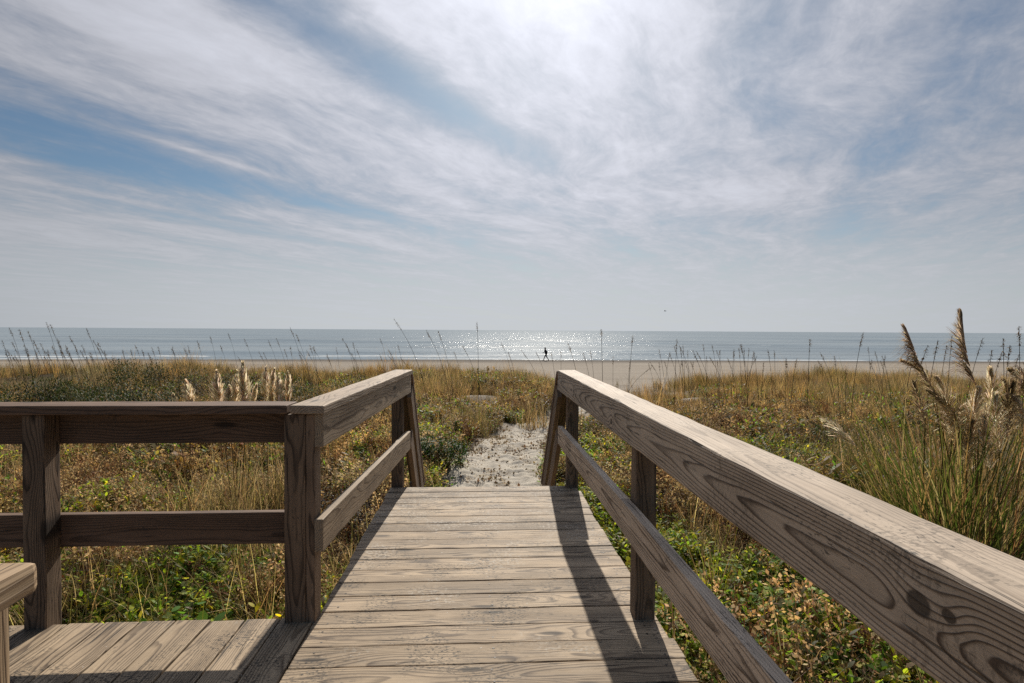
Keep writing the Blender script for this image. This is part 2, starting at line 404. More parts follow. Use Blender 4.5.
# ------------------------------------------------------------------ sea
def sea_mesh():
    ys = np.concatenate([np.arange(75.5, 200, 0.35), np.arange(200, 420, 1.4), np.geomspace(420, 40000, 60)])
    tx = np.linspace(-1, 1, 241)
    Y, T = np.meshgrid(ys, tx, indexing='ij'); X = T*np.maximum(170, 1.5*Y) + 0.06*Y
    Z = np.full_like(X, -2.95); FO = np.zeros_like(X)
    wob = 9*(fbm(X/60, Y*0+1, 91)-0.5) + 2.5*(fbm(X/11, Y*0+2, 92)-0.5)
    for (yc, a, wd, fo, x0, x1, sd) in ((79.0, 0.08, 1.4, 1.15, -999, 999, 1), (86, 0.22, 2.4, 0.95, -999, 20, 2), (84.5, 0.16, 2.0, 0.6, 15, 999, 12), (97, 0.28, 2.6, 0.30, -999, 999, 3), (113, 0.34, 3.0, 0.45, 40, 999, 4),
                                        (128, 0.42, 3.4, 0.55, -70, 40, 5), (133, 0.40, 3.6, 0.40, 20, 999, 6), (158, 0.5, 4.0, 0.55, 55, 999, 7), (176, 0.5, 4.5, 0.3, -999, 0, 8), (205, 0.5, 6, 0.35, -999, 999, 9), (250, 0.5, 7, 0.3, -999, 999, 10)):
        amp = a*(0.35+1.1*vnoise(X/35+sd*7, Y*0, 100+sd)) * sstep(x0-14, x0+14, X)*(1-sstep(x1-14, x1+14, X))
        d = Y - yc - wob*(yc/90)
        Z += amp*np.exp(-(d/wd)**2)
        br = sstep(0.35, 0.7, vnoise(X/16+sd*3, Y*0+sd, 120+sd))
        FO = np.maximum(FO, fo*np.clip(br+0.4*(yc < 82), 0, 1)*np.exp(-((d+wd*0.6)/(wd*0.62))**2) * sstep(x0-14, x0+14, X)*(1-sstep(x1-14, x1+14, X)))
    V = np.stack([X, Y, Z], -1).reshape(-1, 3); nx, ny = len(tx), len(ys)
    i = np.arange((ny-1)*nx).reshape(ny-1, nx)[:, :-1].ravel()
    F = np.stack([i, i+1, i+nx+1, i+nx], 1)
    o = np_mesh('sea', V, F, M_SEA, smooth=True, extra={'foam': FO.ravel()})
    tag(o, 'blue grey sea with low breakers reaching to the horizon', kind='structure')
sea_mesh()

# ------------------------------------------------------------------ boardwalk
def nail_mesh(parent):
    V, F = [], []
    for (x_, y_, z_) in nails:
        b_ = len(V); V.extend([(x_+.0055*math.cos(a_), y_+.0055*math.sin(a_), z_) for a_ in (0, 1.571, 3.1416, 4.712)]); F.append((b_, b_+1, b_+2, b_+3))
    o = np_mesh('nail_heads', V, F, M_NAIL, parent); o['kind'] = 'stuff'
bw = tag(empty('boardwalk', (0, 2.0, 0)), 'weathered plank boardwalk leading to the dunes, with a side platform on the left', 'boardwalk')
D = Boards(); nails = []; pitch = 0.1397; y = 4.443
k = 0
while y > -2.2:
    x0, x1 = -0.70 + random.uniform(-.006, .006), 0.785 + random.uniform(-.012, .012)
    dz = random.uniform(-0.0025, 0.0015)
    yc = y - pitch/2
    D.add((x0, yc, -0.018+dz), (x1, yc, -0.018+dz), pitch-0.0055, 0.036, bev=0.005, wob=0.0018, tone=random.uniform(0.84, 1.12), step=0.1)
    for xx in (-0.63, 0.05, 0.71):
        for dy in (-0.036, 0.036): nails.append((xx+random.uniform(-.015, .015), yc+dy+random.uniform(-.008, .008), 0.0008+dz))
    y -= pitch; k += 1
D.done('walkway_deck', W_DECK, bw)
D = Boards(); x = -0.7065; pitch = 0.1465
while x > -3.2:
    y1 = 2.441 + random.uniform(-.006, .006); xc = x - pitch/2; dz = random.uniform(-0.002, 0.0015)
    D.add((xc, -1.6, -0.019+dz), (xc, y1, -0.019+dz), pitch-0.006, 0.036, bev=0.005, wob=0.0018, tone=random.uniform(0.88, 1.12), step=0.15)
    x -= pitch
D.done('platform_deck', W_DECK, bw)
for xx in (-0.64, 0.04, 0.70): one('joist', W_POST, bw, (xx, -2.2, -0.13), (xx, 4.39, -0.13), 0.04, 0.18, step=1.0)
one('joist', W_POST, bw, (-3.2, 2.36, -0.13), (-0.73, 2.36, -0.13), 0.04, 0.18, step=1.0)
one('joist', W_POST, bw, (-3.2, 1.2, -0.13), (-0.73, 1.2, -0.13), 0.04, 0.18, step=1.0)
nail_mesh(bw)
# stair down to the sand
one('rim_board', W_POST, bw, (-0.69, 4.412, -0.135), (0.77, 4.412, -0.135), 0.038, 0.185, step=0.5)
for xx in (-0.66, 0.05, 0.72):
    one('stringer', W_POST, bw, (xx, 4.43, -0.17), (xx, 5.60, -1.13), 0.04, 0.22, step=0.5)
for k in range(4):
    yy = 4.60 + k*0.235; zz = -0.20 - k*0.20
    B2 = Boards(); B2.add((-0.69, yy-0.05, zz), (0.76, yy-0.05, zz), 0.13, 0.036); B2.add((-0.69, yy+0.085, zz), (0.76, yy+0.085, zz), 0.13, 0.036)
    B2.done('stair_tread', W_DECK, bw)


# right-hand railing
rr = tag(empty('wooden_railing', (0.70, 2.4, 0)), 'long grey railing along the right of the boardwalk, with swirling grain and a knot', 'railing')
# one heavy timber on top; grain field set so that long loops point away from the eye
one('top_timber', W_RAIL, rr, (0.699, -1.40, 0.851), (0.699, 4.47, 0.851), 0.160, 0.142, up=(-1, 0, 0), off=(-1.40, -0.004, -0.012), tone=1.0, tilt=0.026, bev=0.007, wob=0.0022)
one('lower_rail', W_RAIL, rr, (0.650, -1.40, 0.433), (0.650, 2.43, 0.433), 0.140, 0.040, up=(-1, 0, 0), off=(12.3, 0.02, 0.06), tone=1.2, tilt=-0.012, wob=0.0015)
one('lower_rail', W_RAIL, rr, (0.650, 2.434, 0.432), (0.650, 4.45, 0.412), 0.140, 0.040, up=(-1, 0, 0), off=(18.0, 0.0, 0.05), tone=1.25, tilt=0.01, wob=0.0015)
for yy, xx in ((4.425, 0.742), (2.40, 0.721), (0.34, 0.721), (-1.2, 0.721)):
    one('post', W_POST, rr, (xx, yy, -1.35), (xx, yy, 0.769), 0.089, 0.089, up=(0, -1, 0), bev=0.006)

# left-hand railing, splayed a little
lr = tag(empty('wooden_railing', (-0.70, 2.4, 0)), 'short sunlit tan railing from the corner post to the stairs, left of the boardwalk', 'railing')
a, b = Vector((-0.656, 2.385, 0)), Vector((-0.540, 4.50, 0)); dr = (b-a).normalized(); nx_ = Vector((-dr.y, dr.x, 0))
def lp(t_, off_, z): q = a + dr*t_ + nx_*off_; return (q.x, q.y, z)
LL = (b-a).length
one('cap_rail', W_CAP, lr, lp(-0.012, 0.066, 0.911), lp(LL, 0.066, 0.911), 0.142, 0.038, tone=1.03, bev=0.006, off=(4.4, 0.02, 0.06))
one('top_board', W_LEFT, lr, lp(0.004, 0.021, 0.821), lp(LL-0.03, 0.021, 0.821), 0.140, 0.037, up=(1, 0, 0), tone=1.0, off=(3.1, 0.01, 0.05))
one('lower_rail', W_LEFT, lr, lp(0.0, 0.021, 0.375), lp(LL-0.05, 0.021, 0.375), 0.140, 0.037, up=(1, 0, 0), tone=1.05)
one('corner_post', W_POST, lr, (-0.7795, 2.442, -1.35), (-0.7795, 2.442, 0.889), 0.089, 0.089, up=(0, -1, 0), bev=0.006, tone=0.95)
one('sister_board', W_POST, lr, (-0.7145, 2.444, -1.35), (-0.7145, 2.444, 0.888), 0.038, 0.089, up=(0, -1, 0), tone=1.15)
one('post', W_POST, lr, (-0.652, 4.497, -1.35), (-0.652, 4.497, 0.889), 0.089, 0.089, up=(0, -1, 0), bev=0.006)

# cross railing on the platform
cr = tag(empty('wooden_railing', (-2.0, 2.45, 0)), 'dark brown railing across the back of the side platform, running off to the left', 'railing')
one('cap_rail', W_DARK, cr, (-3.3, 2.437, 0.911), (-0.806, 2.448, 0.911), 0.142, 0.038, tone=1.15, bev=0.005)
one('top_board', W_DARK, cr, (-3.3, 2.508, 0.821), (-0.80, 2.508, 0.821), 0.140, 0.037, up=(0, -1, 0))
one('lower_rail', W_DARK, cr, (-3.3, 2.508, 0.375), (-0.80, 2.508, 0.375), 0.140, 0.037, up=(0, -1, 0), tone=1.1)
for xx in (-1.836, -3.1):
    one('post', W_POST, cr, (xx, 2.443, -1.35), (xx, 2.443, 0.889), 0.089, 0.089, up=(0, -1, 0), bev=0.006, tone=0.92)

# railing end close by on the left
nr = tag(empty('wooden_railing', (-0.67, 0.6, 0)), 'chunky rounded railing end close by at the near left edge', 'railing')
one('cap_rail', W_NEAR, nr, (-0.664, -1.5, 0.914), (-0.664, 0.785, 0.914), 0.14, 0.042, bev=0.010, tone=1.05, off=(1.0, 0.03, 0.05))
one('post', W_NEAR, nr, (-0.6715, 0.735, -1.35), (-0.6715, 0.735, 0.894), 0.089, 0.089, up=(0, -1, 0), bev=0.006)
one('post', W_NEAR, nr, (-0.6715, -1.2, -1.35), (-0.6715, -1.2, 0.894), 0.089, 0.089, up=(0, -1, 0), bev=0.006)

# stair railings: slope steeply down to the sand
def stair_rail(side, xin0, xin1, lab):
    s = 1 if side > 0 else -1
    r = tag(empty('stair_railing', ((xin0+xin1)/2, 5.0, 0)), lab, 'railing')
    y0, y1, z0, z1 = 4.525, 5.62, 0.905, -0.30
    dx = (xin1-xin0)
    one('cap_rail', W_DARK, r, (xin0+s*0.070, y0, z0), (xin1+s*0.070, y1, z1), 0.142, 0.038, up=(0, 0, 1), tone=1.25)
    one('top_board', W_POST, r, (xin0+s*0.022, y0+0.01, z0-0.15), (xin1+s*0.022, y1-0.04, z1-0.13), 0.140, 0.037, up=(-s, 0, 0))
    one('lower_rail', W_POST, r, (xin0+s*0.022, y0, z0-0.52), (xin1+s*0.022, y1-0.28, z1-0.22), 0.140, 0.037, up=(-s, 0, 0), tone=1.1)
    one('post', W_POST, r, (xin1+s*0.088, y1-0.13, -1.5), (xin1+s*0.088, y1-0.13, z1+0.06), 0.089, 0.089, up=(0, -1, 0))
stair_rail(1, 0.628, 0.628, 'steep stair railing dropping to the sand beyond the right railing')
stair_rail(-1, -0.540, -0.545, 'steep stair railing dropping to the sand beyond the left railing')

# ------------------------------------------------------------------ plants: templates as quads
class TB:
    def __init__(self): self.V = []; self.F = []; self.C = []; self.n = 0
    def strip(self, pts, ws, side, c):
        side = np.asarray(side, float); base = self.n
        for p, w in zip(pts, ws):
            self.V.append(p - side*w/2); self.V.append(p + side*w/2); self.C.append(c); self.C.append(c)
        for k in range(len(pts)-1): self.F.append((base+2*k, base+2*k+1, base+2*k+3, base+2*k+2))
        self.n += 2*len(pts)
    def blade(self, p0, L, w, az, t0, t1, c, n=3, prof=None, twist=0.0):
        p = np.array(p0, float); pts = [p.copy()]; h = np.array([math.cos(az), math.sin(az), 0])
        for k in range(n):
            tl = t0+(t1-t0)*((k+0.5)/n); p = p + (h*math.sin(tl)+np.array([0, 0, math.cos(tl)]))*(L/n); pts.append(p.copy())
        sd = np.array([-math.sin(az+twist), math.cos(az+twist), 0])
        ws = prof if prof else [1-0.9*(k/n)**1.5 for k in range(n+1)]
        self.strip(pts, [w*q for q in ws], sd, c); return pts
    def quad(self, p, s, c, rng):
        u = rng.normal(size=3); u /= np.linalg.norm(u); v = np.cross(u, rng.normal(size=3)); v /= np.linalg.norm(v)+1e-9
        b = self.n; p = np.asarray(p, float)
        for q in (p-u*s, p+v*s*0.6, p+u*s, p-v*s*0.6): self.V.append(q); self.C.append(c)
        self.F.append((b, b+1, b+2, b+3)); self.n += 4
    def arr(self): return np.array(self.V), np.array(self.F, np.int32), np.array(self.C)
def jit(c, rng, a=0.25):
    k = 1+rng.uniform(-a, a); return tuple(max(0.004, q*k*(1+rng.uniform(-a*0.35, a*0.35))) for q in c)

LEAFP = [0.2, 0.95, 0.85, 0.12]; OVAL = [0.3, 1.0, 0.95, 0.35]
def t_grass(rng, nb, L0, L1, w, spread, cols, t1=1.0):
    T = TB()
    for k in range(nb):
        az = rng.uniform(0, 2*math.pi); r = spread*math.sqrt(rng.uniform()); a2 = rng.uniform(0, 6.28)
        T.blade((r*math.cos(a2), r*math.sin(a2), -0.03), rng.uniform(L0, L1), w*rng.uniform(0.6, 1.3), az, rng.uniform(0, 0.25), rng.uniform(0.25, t1), jit(cols[rng.integers(len(cols))], rng), 3, twist=rng.uniform(-.8, .8))
    return T.arr()
def t_leafy(rng, hgt, nl, ll, lw, cols, stems=3, stemc=(0.10, 0.07, 0.03), prof=LEAFP):
    T = TB()
    for s in range(stems):
        az = rng.uniform(0, 6.28); hh = hgt*rng.uniform(0.55, 1.0)
        pts = T.blade((rng.uniform(-.04, .04), rng.uniform(-.04, .04), -0.03), hh, 0.006, az, rng.uniform(0, .3), rng.uniform(.2, .7), jit(stemc, rng), 3, [1, .8, .6, .4])
        for k in range(nl):
            f = rng.uniform(0.2, 1.0)*3; i = min(2, int(f)); p = pts[i]+(pts[i+1]-pts[i])*(f-i)
            a = rng.uniform(0, 6.28); t0 = rng.uniform(0.5, 1.4)
            T.blade(p, ll*rng.uniform(.6, 1.25), lw*rng.uniform(.7, 1.25), a, t0, t0+rng.uniform(0, .7), jit(cols[rng.integers(len(cols))], rng), 3, prof, rng.uniform(-.6, .6))
    return T.arr()
def t_cover(rng, n, hgt, ll, cols):
    T = TB()
    for k in range(n):
        r = 0.22*math.sqrt(rng.uniform()); a2 = rng.uniform(0, 6.28); z = hgt*rng.uniform(.15, 1)
        a = rng.uniform(0, 6.28); t0 = rng.uniform(.7, 1.7); L = ll*rng.uniform(.5, 1.2)
        T.blade((r*math.cos(a2), r*math.sin(a2), z), L, L*.85, a, t0, t0+rng.uniform(-.2, .6), jit(cols[rng.integers(len(cols))], rng), 3, OVAL, rng.uniform(-.5, .5))
    return T.arr()
def t_umbel(rng, hgt, stems, cs, ch):
    T = TB()
    for s in range(stems):
        az = rng.uniform(0, 6.28); pts = T.blade((rng.uniform(-.06, .06), rng.uniform(-.06, .06), -.03), hgt*rng.uniform(.6, 1), .007, az, rng.uniform(0, .3), rng.uniform(.1, .6), jit(cs, rng), 3, [1, .8, .6, .5])
        for b in range(rng.integers(4, 8)):
            f = rng.uniform(1.3, 3.0)*0.999; i = int(f); p = pts[i]+(pts[i+1]-pts[i])*(f-i)
            q = T.blade(p, hgt*rng.uniform(.12, .3), .004, rng.uniform(0, 6.28), rng.uniform(.3, 1), rng.uniform(.2, .8), jit(cs, rng), 2, [1, .8, .7])
            for k in range(rng.integers(4, 8)): T.quad(q[-1]+rng.normal(size=3)*.016, rng.uniform(.007, .015), jit(ch[rng.integers(len(ch))], rng), rng)
        for k in range(5):
            f = rng.uniform(.4, 2.4); i = int(f); p = pts[i]+(pts[i+1]-pts[i])*(f-i)
            t0 = rng.uniform(1, 2); T.blade(p, rng.uniform(.03, .07), .014, rng.uniform(0, 6.28), t0, t0+.5, jit(cs, rng), 2, [.4, 1, .2], rng.uniform(-1, 1))
    return T.arr()
def scatter(name, temps, pts, scl, mat, label=None, tint=None, lean=0.12, rng=RNG, kind='stuff'):
    n = len(pts); which = rng.integers(len(temps), size=n); Vs, Fs, Cs = [], [], []; o = 0
    for ti, (V, F, C) in enumerate(temps):
        idx = np.where(which == ti)[0]
        if len(idx) == 0: continue
        m = len(idx); a = rng.uniform(0, 2*np.pi, m); s = scl[idx]
        c, sn = np.cos(a), np.sin(a)
        x = V[None, :, 0]*c[:, None]-V[None, :, 1]*sn[:, None]; y = V[None, :, 0]*sn[:, None]+V[None, :, 1]*c[:, None]
        z = np.repeat(V[None, :, 2], m, 0)
        lx, ly = rng.normal(0, lean, m), rng.normal(0, lean, m)
        x = x + lx[:, None]*z - 0.04*z; y = y + ly[:, None]*z
        P = np.stack([x, y, z], -1)*s[:, None, None] + pts[idx][:, None, :]
        cc = np.repeat(C[None], m, 0)
        if tint is not None: cc = cc*tint[idx][:, None, :]
        Vs.append(P.reshape(-1, 3)); Cs.append(cc.reshape(-1, 3))
        Fs.append((F[None]+(np.arange(m)*len(V))[:, None, None]+o).reshape(-1, 4)); o += m*len(V)
    ob = np_mesh(name, np.concatenate(Vs), np.concatenate(Fs), mat, C=np.concatenate(Cs))
    if label: tag(ob, label, kind=kind)
    return ob
def cand(n, r0, r1, power=1.0, amax=56, rng=RNG):
    """points in the wedge the picture looks over (and a margin), radius density ~ r**power"""
    q = power+1; r = (rng.uniform(size=n)*(r1**q-r0**q)+r0**q)**(1/q); a = rad(3.3)+np.radians(rng.uniform(-amax, amax, n))
    x, y = r*np.sin(a), r*np.cos(a)
    deck = ((x > -0.80) & (x < 0.88) & (y < 5.75)) | ((x < -0.6) & (y < 2.56))
    keep = ~deck
    return x[keep], y[keep]
def P3(x, y, dz=0.0): return np.stack([x, y, terrain_z(x, y)+dz], 1)
def sandfree(x, y, rng=RNG, soft=1.0): return rng.uniform(size=len(x)) > sand_mask(x, y)*soft

GREEN = [(0.06, 0.12, 0.018), (0.085, 0.15, 0.022), (0.045, 0.085, 0.016)]
YGREEN = [(0.21, 0.24, 0.03), (0.15, 0.20, 0.028), (0.28, 0.26, 0.035)]
YELLOW = [(0.46, 0.33, 0.03), (0.38, 0.30, 0.03)]
BROWN = [(0.13, 0.085, 0.05), (0.095, 0.06, 0.038), (0.20, 0.135, 0.078)]
REDBR = [(0.125, 0.058, 0.03), (0.15, 0.075, 0.038)]
TAN = [(0.40, 0.30, 0.16), (0.32, 0.23, 0.115), (0.48, 0.37, 0.22)]
GOLD = [(0.22, 0.165, 0.085), (0.165, 0.128, 0.064), (0.27, 0.20, 0.11)]
OLIVE = [(0.10, 0.095, 0.033), (0.125, 0.11, 0.042), (0.075, 0.078, 0.027)]
rg = np.random.default_rng(5)

# ground cover of round and pointed leaves, near field
tl = [t_leafy(rg, 0.32, 16, 0.048, 0.026, GREEN+YGREEN+YGREEN, 3) for _ in range(5)] + [t_leafy(rg, 0.38, 15, 0.052, 0.022, YGREEN+OLIVE+BROWN[2:]+YELLOW[1:]+GREEN, 3) for _ in range(5)]
tc = [t_cover(rg, 17, 0.24, 0.048, [(0.32, 0.34, 0.045), (0.34, 0.31, 0.05), (0.22, 0.27, 0.04), (0.11, 0.16, 0.028)]*2+YGREEN[:1]+OLIVE+GREEN[:1]) for _ in range(4)] + [t_cover(rg, 13, 0.20, 0.044, GREEN+OLIVE+BROWN) for _ in range(3)]
x, y = cand(34000, 2.0, 11.5, 0.35)
nz = fbm(x/1.3, y/1.3, 201); ok = sandfree(x, y) & (nz*1.9 - .45 + 0.19*(x > 0.5) + 0.05 - 0.012*np.hypot(x, y) + RNG.normal(0, .06, len(x)) > 0.44); x, y = x[ok], y[ok]
half = RNG.uniform(size=len(x)) < np.where(x > 0.6, 0.50, 0.20)
sc_ = RNG.uniform(.6, 1.15, len(x))*(0.55+0.95*fbm(x/.8, y/.8, 209))
def tint_n(x, y, amt=0.3, seed=301):
    n = fbm(x/0.9, y/0.9, seed)-0.5; n2 = fbm(x/2.2, y/2.2, seed+5)-0.5
    k = np.exp(RNG.normal(0, .24, len(x)))[:, None]
    return np.clip(np.stack([1+amt*(n*2.4+n2), 1+amt*n*1.5, 1-amt*n], 1)*k, .3, 2.2)
scatter('leafy_ground_cover', tc, P3(x[half], y[half]), sc_[half], M_LEAF, 'low carpet of round yellow-green leaves beside the boardwalk', tint_n(x[half], y[half]))
scatter('leafy_weeds', tl, P3(x[~half], y[~half]), sc_[~half], M_LEAF, 'knee-high green and yellowing leafy weeds around the boardwalk', tint_n(x[~half], y[~half]))

# dry flower heads and brown stems, near and middle
tu = [t_umbel(rg, 0.42, 4, BROWN[0], TAN) for _ in range(5)] + [t_umbel(rg, 0.36, 4, REDBR[0], BROWN+REDBR) for _ in range(4)] + [t_leafy(rg, 0.36, 14, 0.045, 0.016, BROWN+REDBR+OLIVE, 3, BROWN[0]) for _ in range(4)]
x, y = cand(22000, 2.2, 22, 0.35)
nz = fbm(x/1.8, y/1.8, 231); ok = sandfree(x, y) & (nz + 0.10*(np.hypot(x, y) > 7) - 0.10*((x > .8) & (y < 6.0)) + RNG.normal(0, .07, len(x)) > 0.46); x, y = x[ok], y[ok]
scatter('dry_weeds', tu, P3(x, y), RNG.uniform(.6, 1.15, len(x))*(0.1+1.8*fbm(x/1.1, y/1.1, 233)), M_DRY, 'brown and rust coloured dried weeds with pale seed heads', tint_n(x, y, .3, 311))

# mixed low foliage in the middle distance
tm = [t_leafy(rg, 0.44, 12, 0.085, 0.034, OLIVE+GREEN+BROWN[:1], 4) for _ in range(4)] + [t_leafy(rg, 0.40, 12, 0.08, 0.032, BROWN+REDBR+GOLD, 4) for _ in range(4)]
x, y = cand(17000, 8, 27, 0.6)
nz = fbm(x/2.5, y/2.5, 241); ok = sandfree(x, y) & (nz + RNG.normal(0, .08, len(x)) > 0.45); x, y = x[ok], y[ok]
scatter('low_dune_scrub', tm, P3(x, y), RNG.uniform(.7, 1.25, len(x))*(0.0+2.0*fbm(x/1.6, y/1.6, 243)), M_LEAF, 'olive and russet low scrub covering the dune hollow', tint_n(x, y, .35, 321))

# dune grass: thick golden green on the crest, thinner nearer
tg = [t_grass(rg, 16, .35, .75, .012, .10, OLIVE+GOLD+BROWN[2:]) for _ in range(6)] + [t_grass(rg, 14, .4, .85, .011, .09, GOLD+TAN[:2]) for _ in range(4)] + [t_grass(rg, 5, .8, 1.25, .008, .10, BROWN+TAN[:2], .7) for _ in range(2)]
x, y = cand(30000, 13, 36, 0.8)
r_ = np.hypot(x, y); nz = fbm(x/2.6, y/2.6, 251)
ok = sandfree(x, y, soft=.97) & (nz + 0.30*sstep(15, 22, y)*np.where(x < -5, sstep(23, 27, y), 1) + RNG.normal(0, .06, len(x)) > 0.56); x, y = x[ok], y[ok]
scatter('dune_grass', tg, P3(x, y), RNG.uniform(.6, 1.1, len(x))*(0.05+1.65*fbm(x/1.5, y/1.5, 253)), M_GRASS, 'golden green dune grass along the crest above the beach', tint_n(x, y, .3, 331))
tn = [t_grass(rg, 13, .3, .8, .0065, .07, OLIVE+GOLD+TAN, 1.7) for _ in range(6)]
x, y = cand(6500, 2.4, 14, 0.5)
nz = fbm(x/1.5, y/1.5, 261); ok = sandfree(x, y) & (nz + RNG.normal(0, .08, len(x)) > 0.50); x, y = x[ok], y[ok]
scatter('thin_grass', tn, P3(x, y), RNG.uniform(.6, 1.1, len(x)), M_GRASS, 'thin arching grass scattered among the near weeds', tint_n(x, y, .3, 341))
# litter
T = TB()
for k in range(30): T.quad((rg.normal()*.14, rg.normal()*.14, rg.uniform(0.0, .05)), rg.uniform(.012, .03), jit(((0.12, 0.085, 0.055), (0.07, 0.05, 0.035), (0.22, 0.165, 0.11), (0.30, 0.235, 0.16))[rg.integers(4)], rg), rg)
for k in range(10): T.blade((rg.normal()*.12, rg.normal()*.12, rg.uniform(.01, .06)), rg.uniform(.1, .25), .005, rg.uniform(0, 6.28), 1.4, 1.7, jit(TAN[rg.integers(3)], rg), 2, [1, .8, .4])
x, y = cand(6500, 2.0, 14, 0.4); ok = sandfree(x, y, soft=.72); x, y = x[ok], y[ok]
scatter('leaf_litter', [T.arr()], P3(x, y), RNG.uniform(.7, 1.3, len(x)), M_DRY, 'brown leaf litter and straw lying between the weeds')

# ------------------------------------------------------------------ plants that stand out: things
def plant_obj(name, arr, mat, loc=None, parent=None):
    V, F, C = arr
    return np_mesh(name, V, F, mat, parent, C)
def shrub(px, top_y, dist, wid, hgt, cols, label, leaf=0.05, n=1500, seed=1, group='low shrubs on the dune'):
    r = np.random.default_rng(seed); p = at_d(px, top_y, dist); gz = float(terrain_z(p.x, p.y)); hgt = max(0.35, p.z-gz) if hgt is None else hgt
    root = tag(empty('dune_shrub', (p.x, p.y, gz)), label, 'shrub', group)
    lobes = [(r.uniform(-.55, .55)*wid, r.uniform(-.4, .4)*wid, r.uniform(.35, .72)*hgt, r.uniform(.22, .42)) for _ in range(9)]
    T = TB(); S = TB()
    for (lx, ly, lz, lr_) in lobes:
        S.strip([np.array((p.x+lx*.15, p.y+ly*.15, gz-.05)), np.array((p.x+lx*.6, p.y+ly*.6, gz+lz*.5)), np.array((p.x+lx, p.y+ly, gz+lz))], [.03, .02, .01], np.array((1, 0, 0)), (0.07, 0.05, 0.035))
        S.strip([np.array((p.x+lx*.15, p.y+ly*.15, gz-.05)), np.array((p.x+lx*.6, p.y+ly*.6, gz+lz*.5)), np.array((p.x+lx, p.y+ly, gz+lz))], [.03, .02, .01], np.array((0, 1, 0)), (0.07, 0.05, 0.035))
    for k in range(n):
        lx, ly, lz, lr_ = lobes[r.integers(9)]; v = r.normal(size=3); v /= np.linalg.norm(v); q = r.uniform(.25, 1)**.5*lr_
        P = np.array((p.x+lx+v[0]*q*wid, p.y+ly+v[1]*q*wid, gz+max(.03, lz+v[2]*q*hgt*.95)))
        t0 = r.uniform(.2, 1.6); T.blade(P, leaf*r.uniform(.6, 1.3), leaf*.42, r.uniform(0, 6.28), t0, t0+r.uniform(0, .6), jit(cols[r.integers(len(cols))], r, .3), 2, [.4, 1, .2], r.uniform(-.7, .7))
    plant_obj('branches', S.arr(), M_DRY, parent=root); plant_obj('foliage', T.arr(), M_SHRUB, parent=root)
DG = [(0.027, 0.046, 0.013), (0.036, 0.058, 0.016), (0.05, 0.07, 0.02)]
GREY = [(0.08, 0.068, 0.052), (0.06, 0.053, 0.042), (0.11, 0.09, 0.07)]
shrub(128, 355, 24, 1.5, None, DG, 'dark green shrub rising against the beach on the left dune', .07, 2200, 1)
shrub(165, 358, 23, 1.5, None, DG+GREY, 'grey green shrub just right of the darkest left shrub', .06, 2000, 2)
shrub(215, 361, 22, 1.5, None, GREY+DG[:1], 'grey twiggy shrub behind the pale plumes', .05, 2000, 3)
shrub(20, 374, 17, 1.6, None, DG+OLIVE[:1], 'dark green shrub at the far left above the platform railing', .06, 2200, 4)
shrub(75, 377, 16, 1.5, None, DG+OLIVE[:2], 'olive shrub between the far left shrub and the grey ones', .06, 2200, 5)
shrub(258, 370, 19, 1.3, None, DG+BROWN[:1], 'dark shrub right behind the right-hand pale plumes', .05, 1800, 6)
shrub(330, 378, 18, 1.4, None, OLIVE+DG, 'olive shrub above the left railing cap', .05, 1800, 7)
shrub(440, 432, 8.6, 0.62, None, [(0.04, 0.085, 0.02), (0.05, 0.10, 0.025), (0.03, 0.06, 0.018)], 'dark green leafy shrub at the left edge of the sand path', .055, 1500, 8)
shrub(340, 462, 6.2, 0.5, 0.55, GREY+[(0.055, 0.05, 0.055)], 'grey leafless looking shrub behind the left railing', .035, 1300, 9)
shrub(800, 425, 11.5, 0.8, 0.5, REDBR+BROWN+DG, 'rust brown shrub behind the right railing', .045, 1500, 10)
shrub(880, 430, 11.0, 0.9, 0.5, BROWN+OLIVE+DG, 'brown and olive shrub left of the big plume grass', .045, 1500, 11)
shrub(690, 415, 13.5, 0.9, 0.5, DG+OLIVE, 'dark olive shrub behind the middle of the right railing', .045, 1500, 12)

rs = np.random.default_rng(404)
for k in range(20):
    px_ = -60 + k*19 + rs.uniform(-8, 8); d_ = rs.uniform(14, 21)
    top = rs.uniform(375, 388) if px_ < 110 else rs.uniform(372, 390)
    shrub(px_, top, d_, rs.uniform(.9, 1.5), None, [DG, DG+OLIVE[:1], DG+GREY, GREY+BROWN[:1]][rs.integers(4)], 'low dark shrub in the unbroken scrub band across the left dune', .055, 1300, 600+k, 'dark scrub band on the left dune')
for k in range(22):
    a_ = rs.uniform(-6, 44); d_ = rs.uniform(8.5, 15); px_ = 512+FPX*math.tan(rad(a_)); pz = rs.uniform(-.72, -.5)
    q_ = at_d(px_, 400, d_)
    if sand_mask(q_.x, q_.y) > .2: continue
    top = 331+FPX*(H-pz)/d_
    shrub(px_, top, d_, rs.uniform(.45, .8), None, [REDBR+DG, BROWN+OLIVE, DG+OLIVE, BROWN+REDBR+OLIVE][rs.integers(4)], 'small knee-high russet or olive shrub in the hollow behind the right railing', .042, 800, 700+k, 'small shrubs in the right hollow')

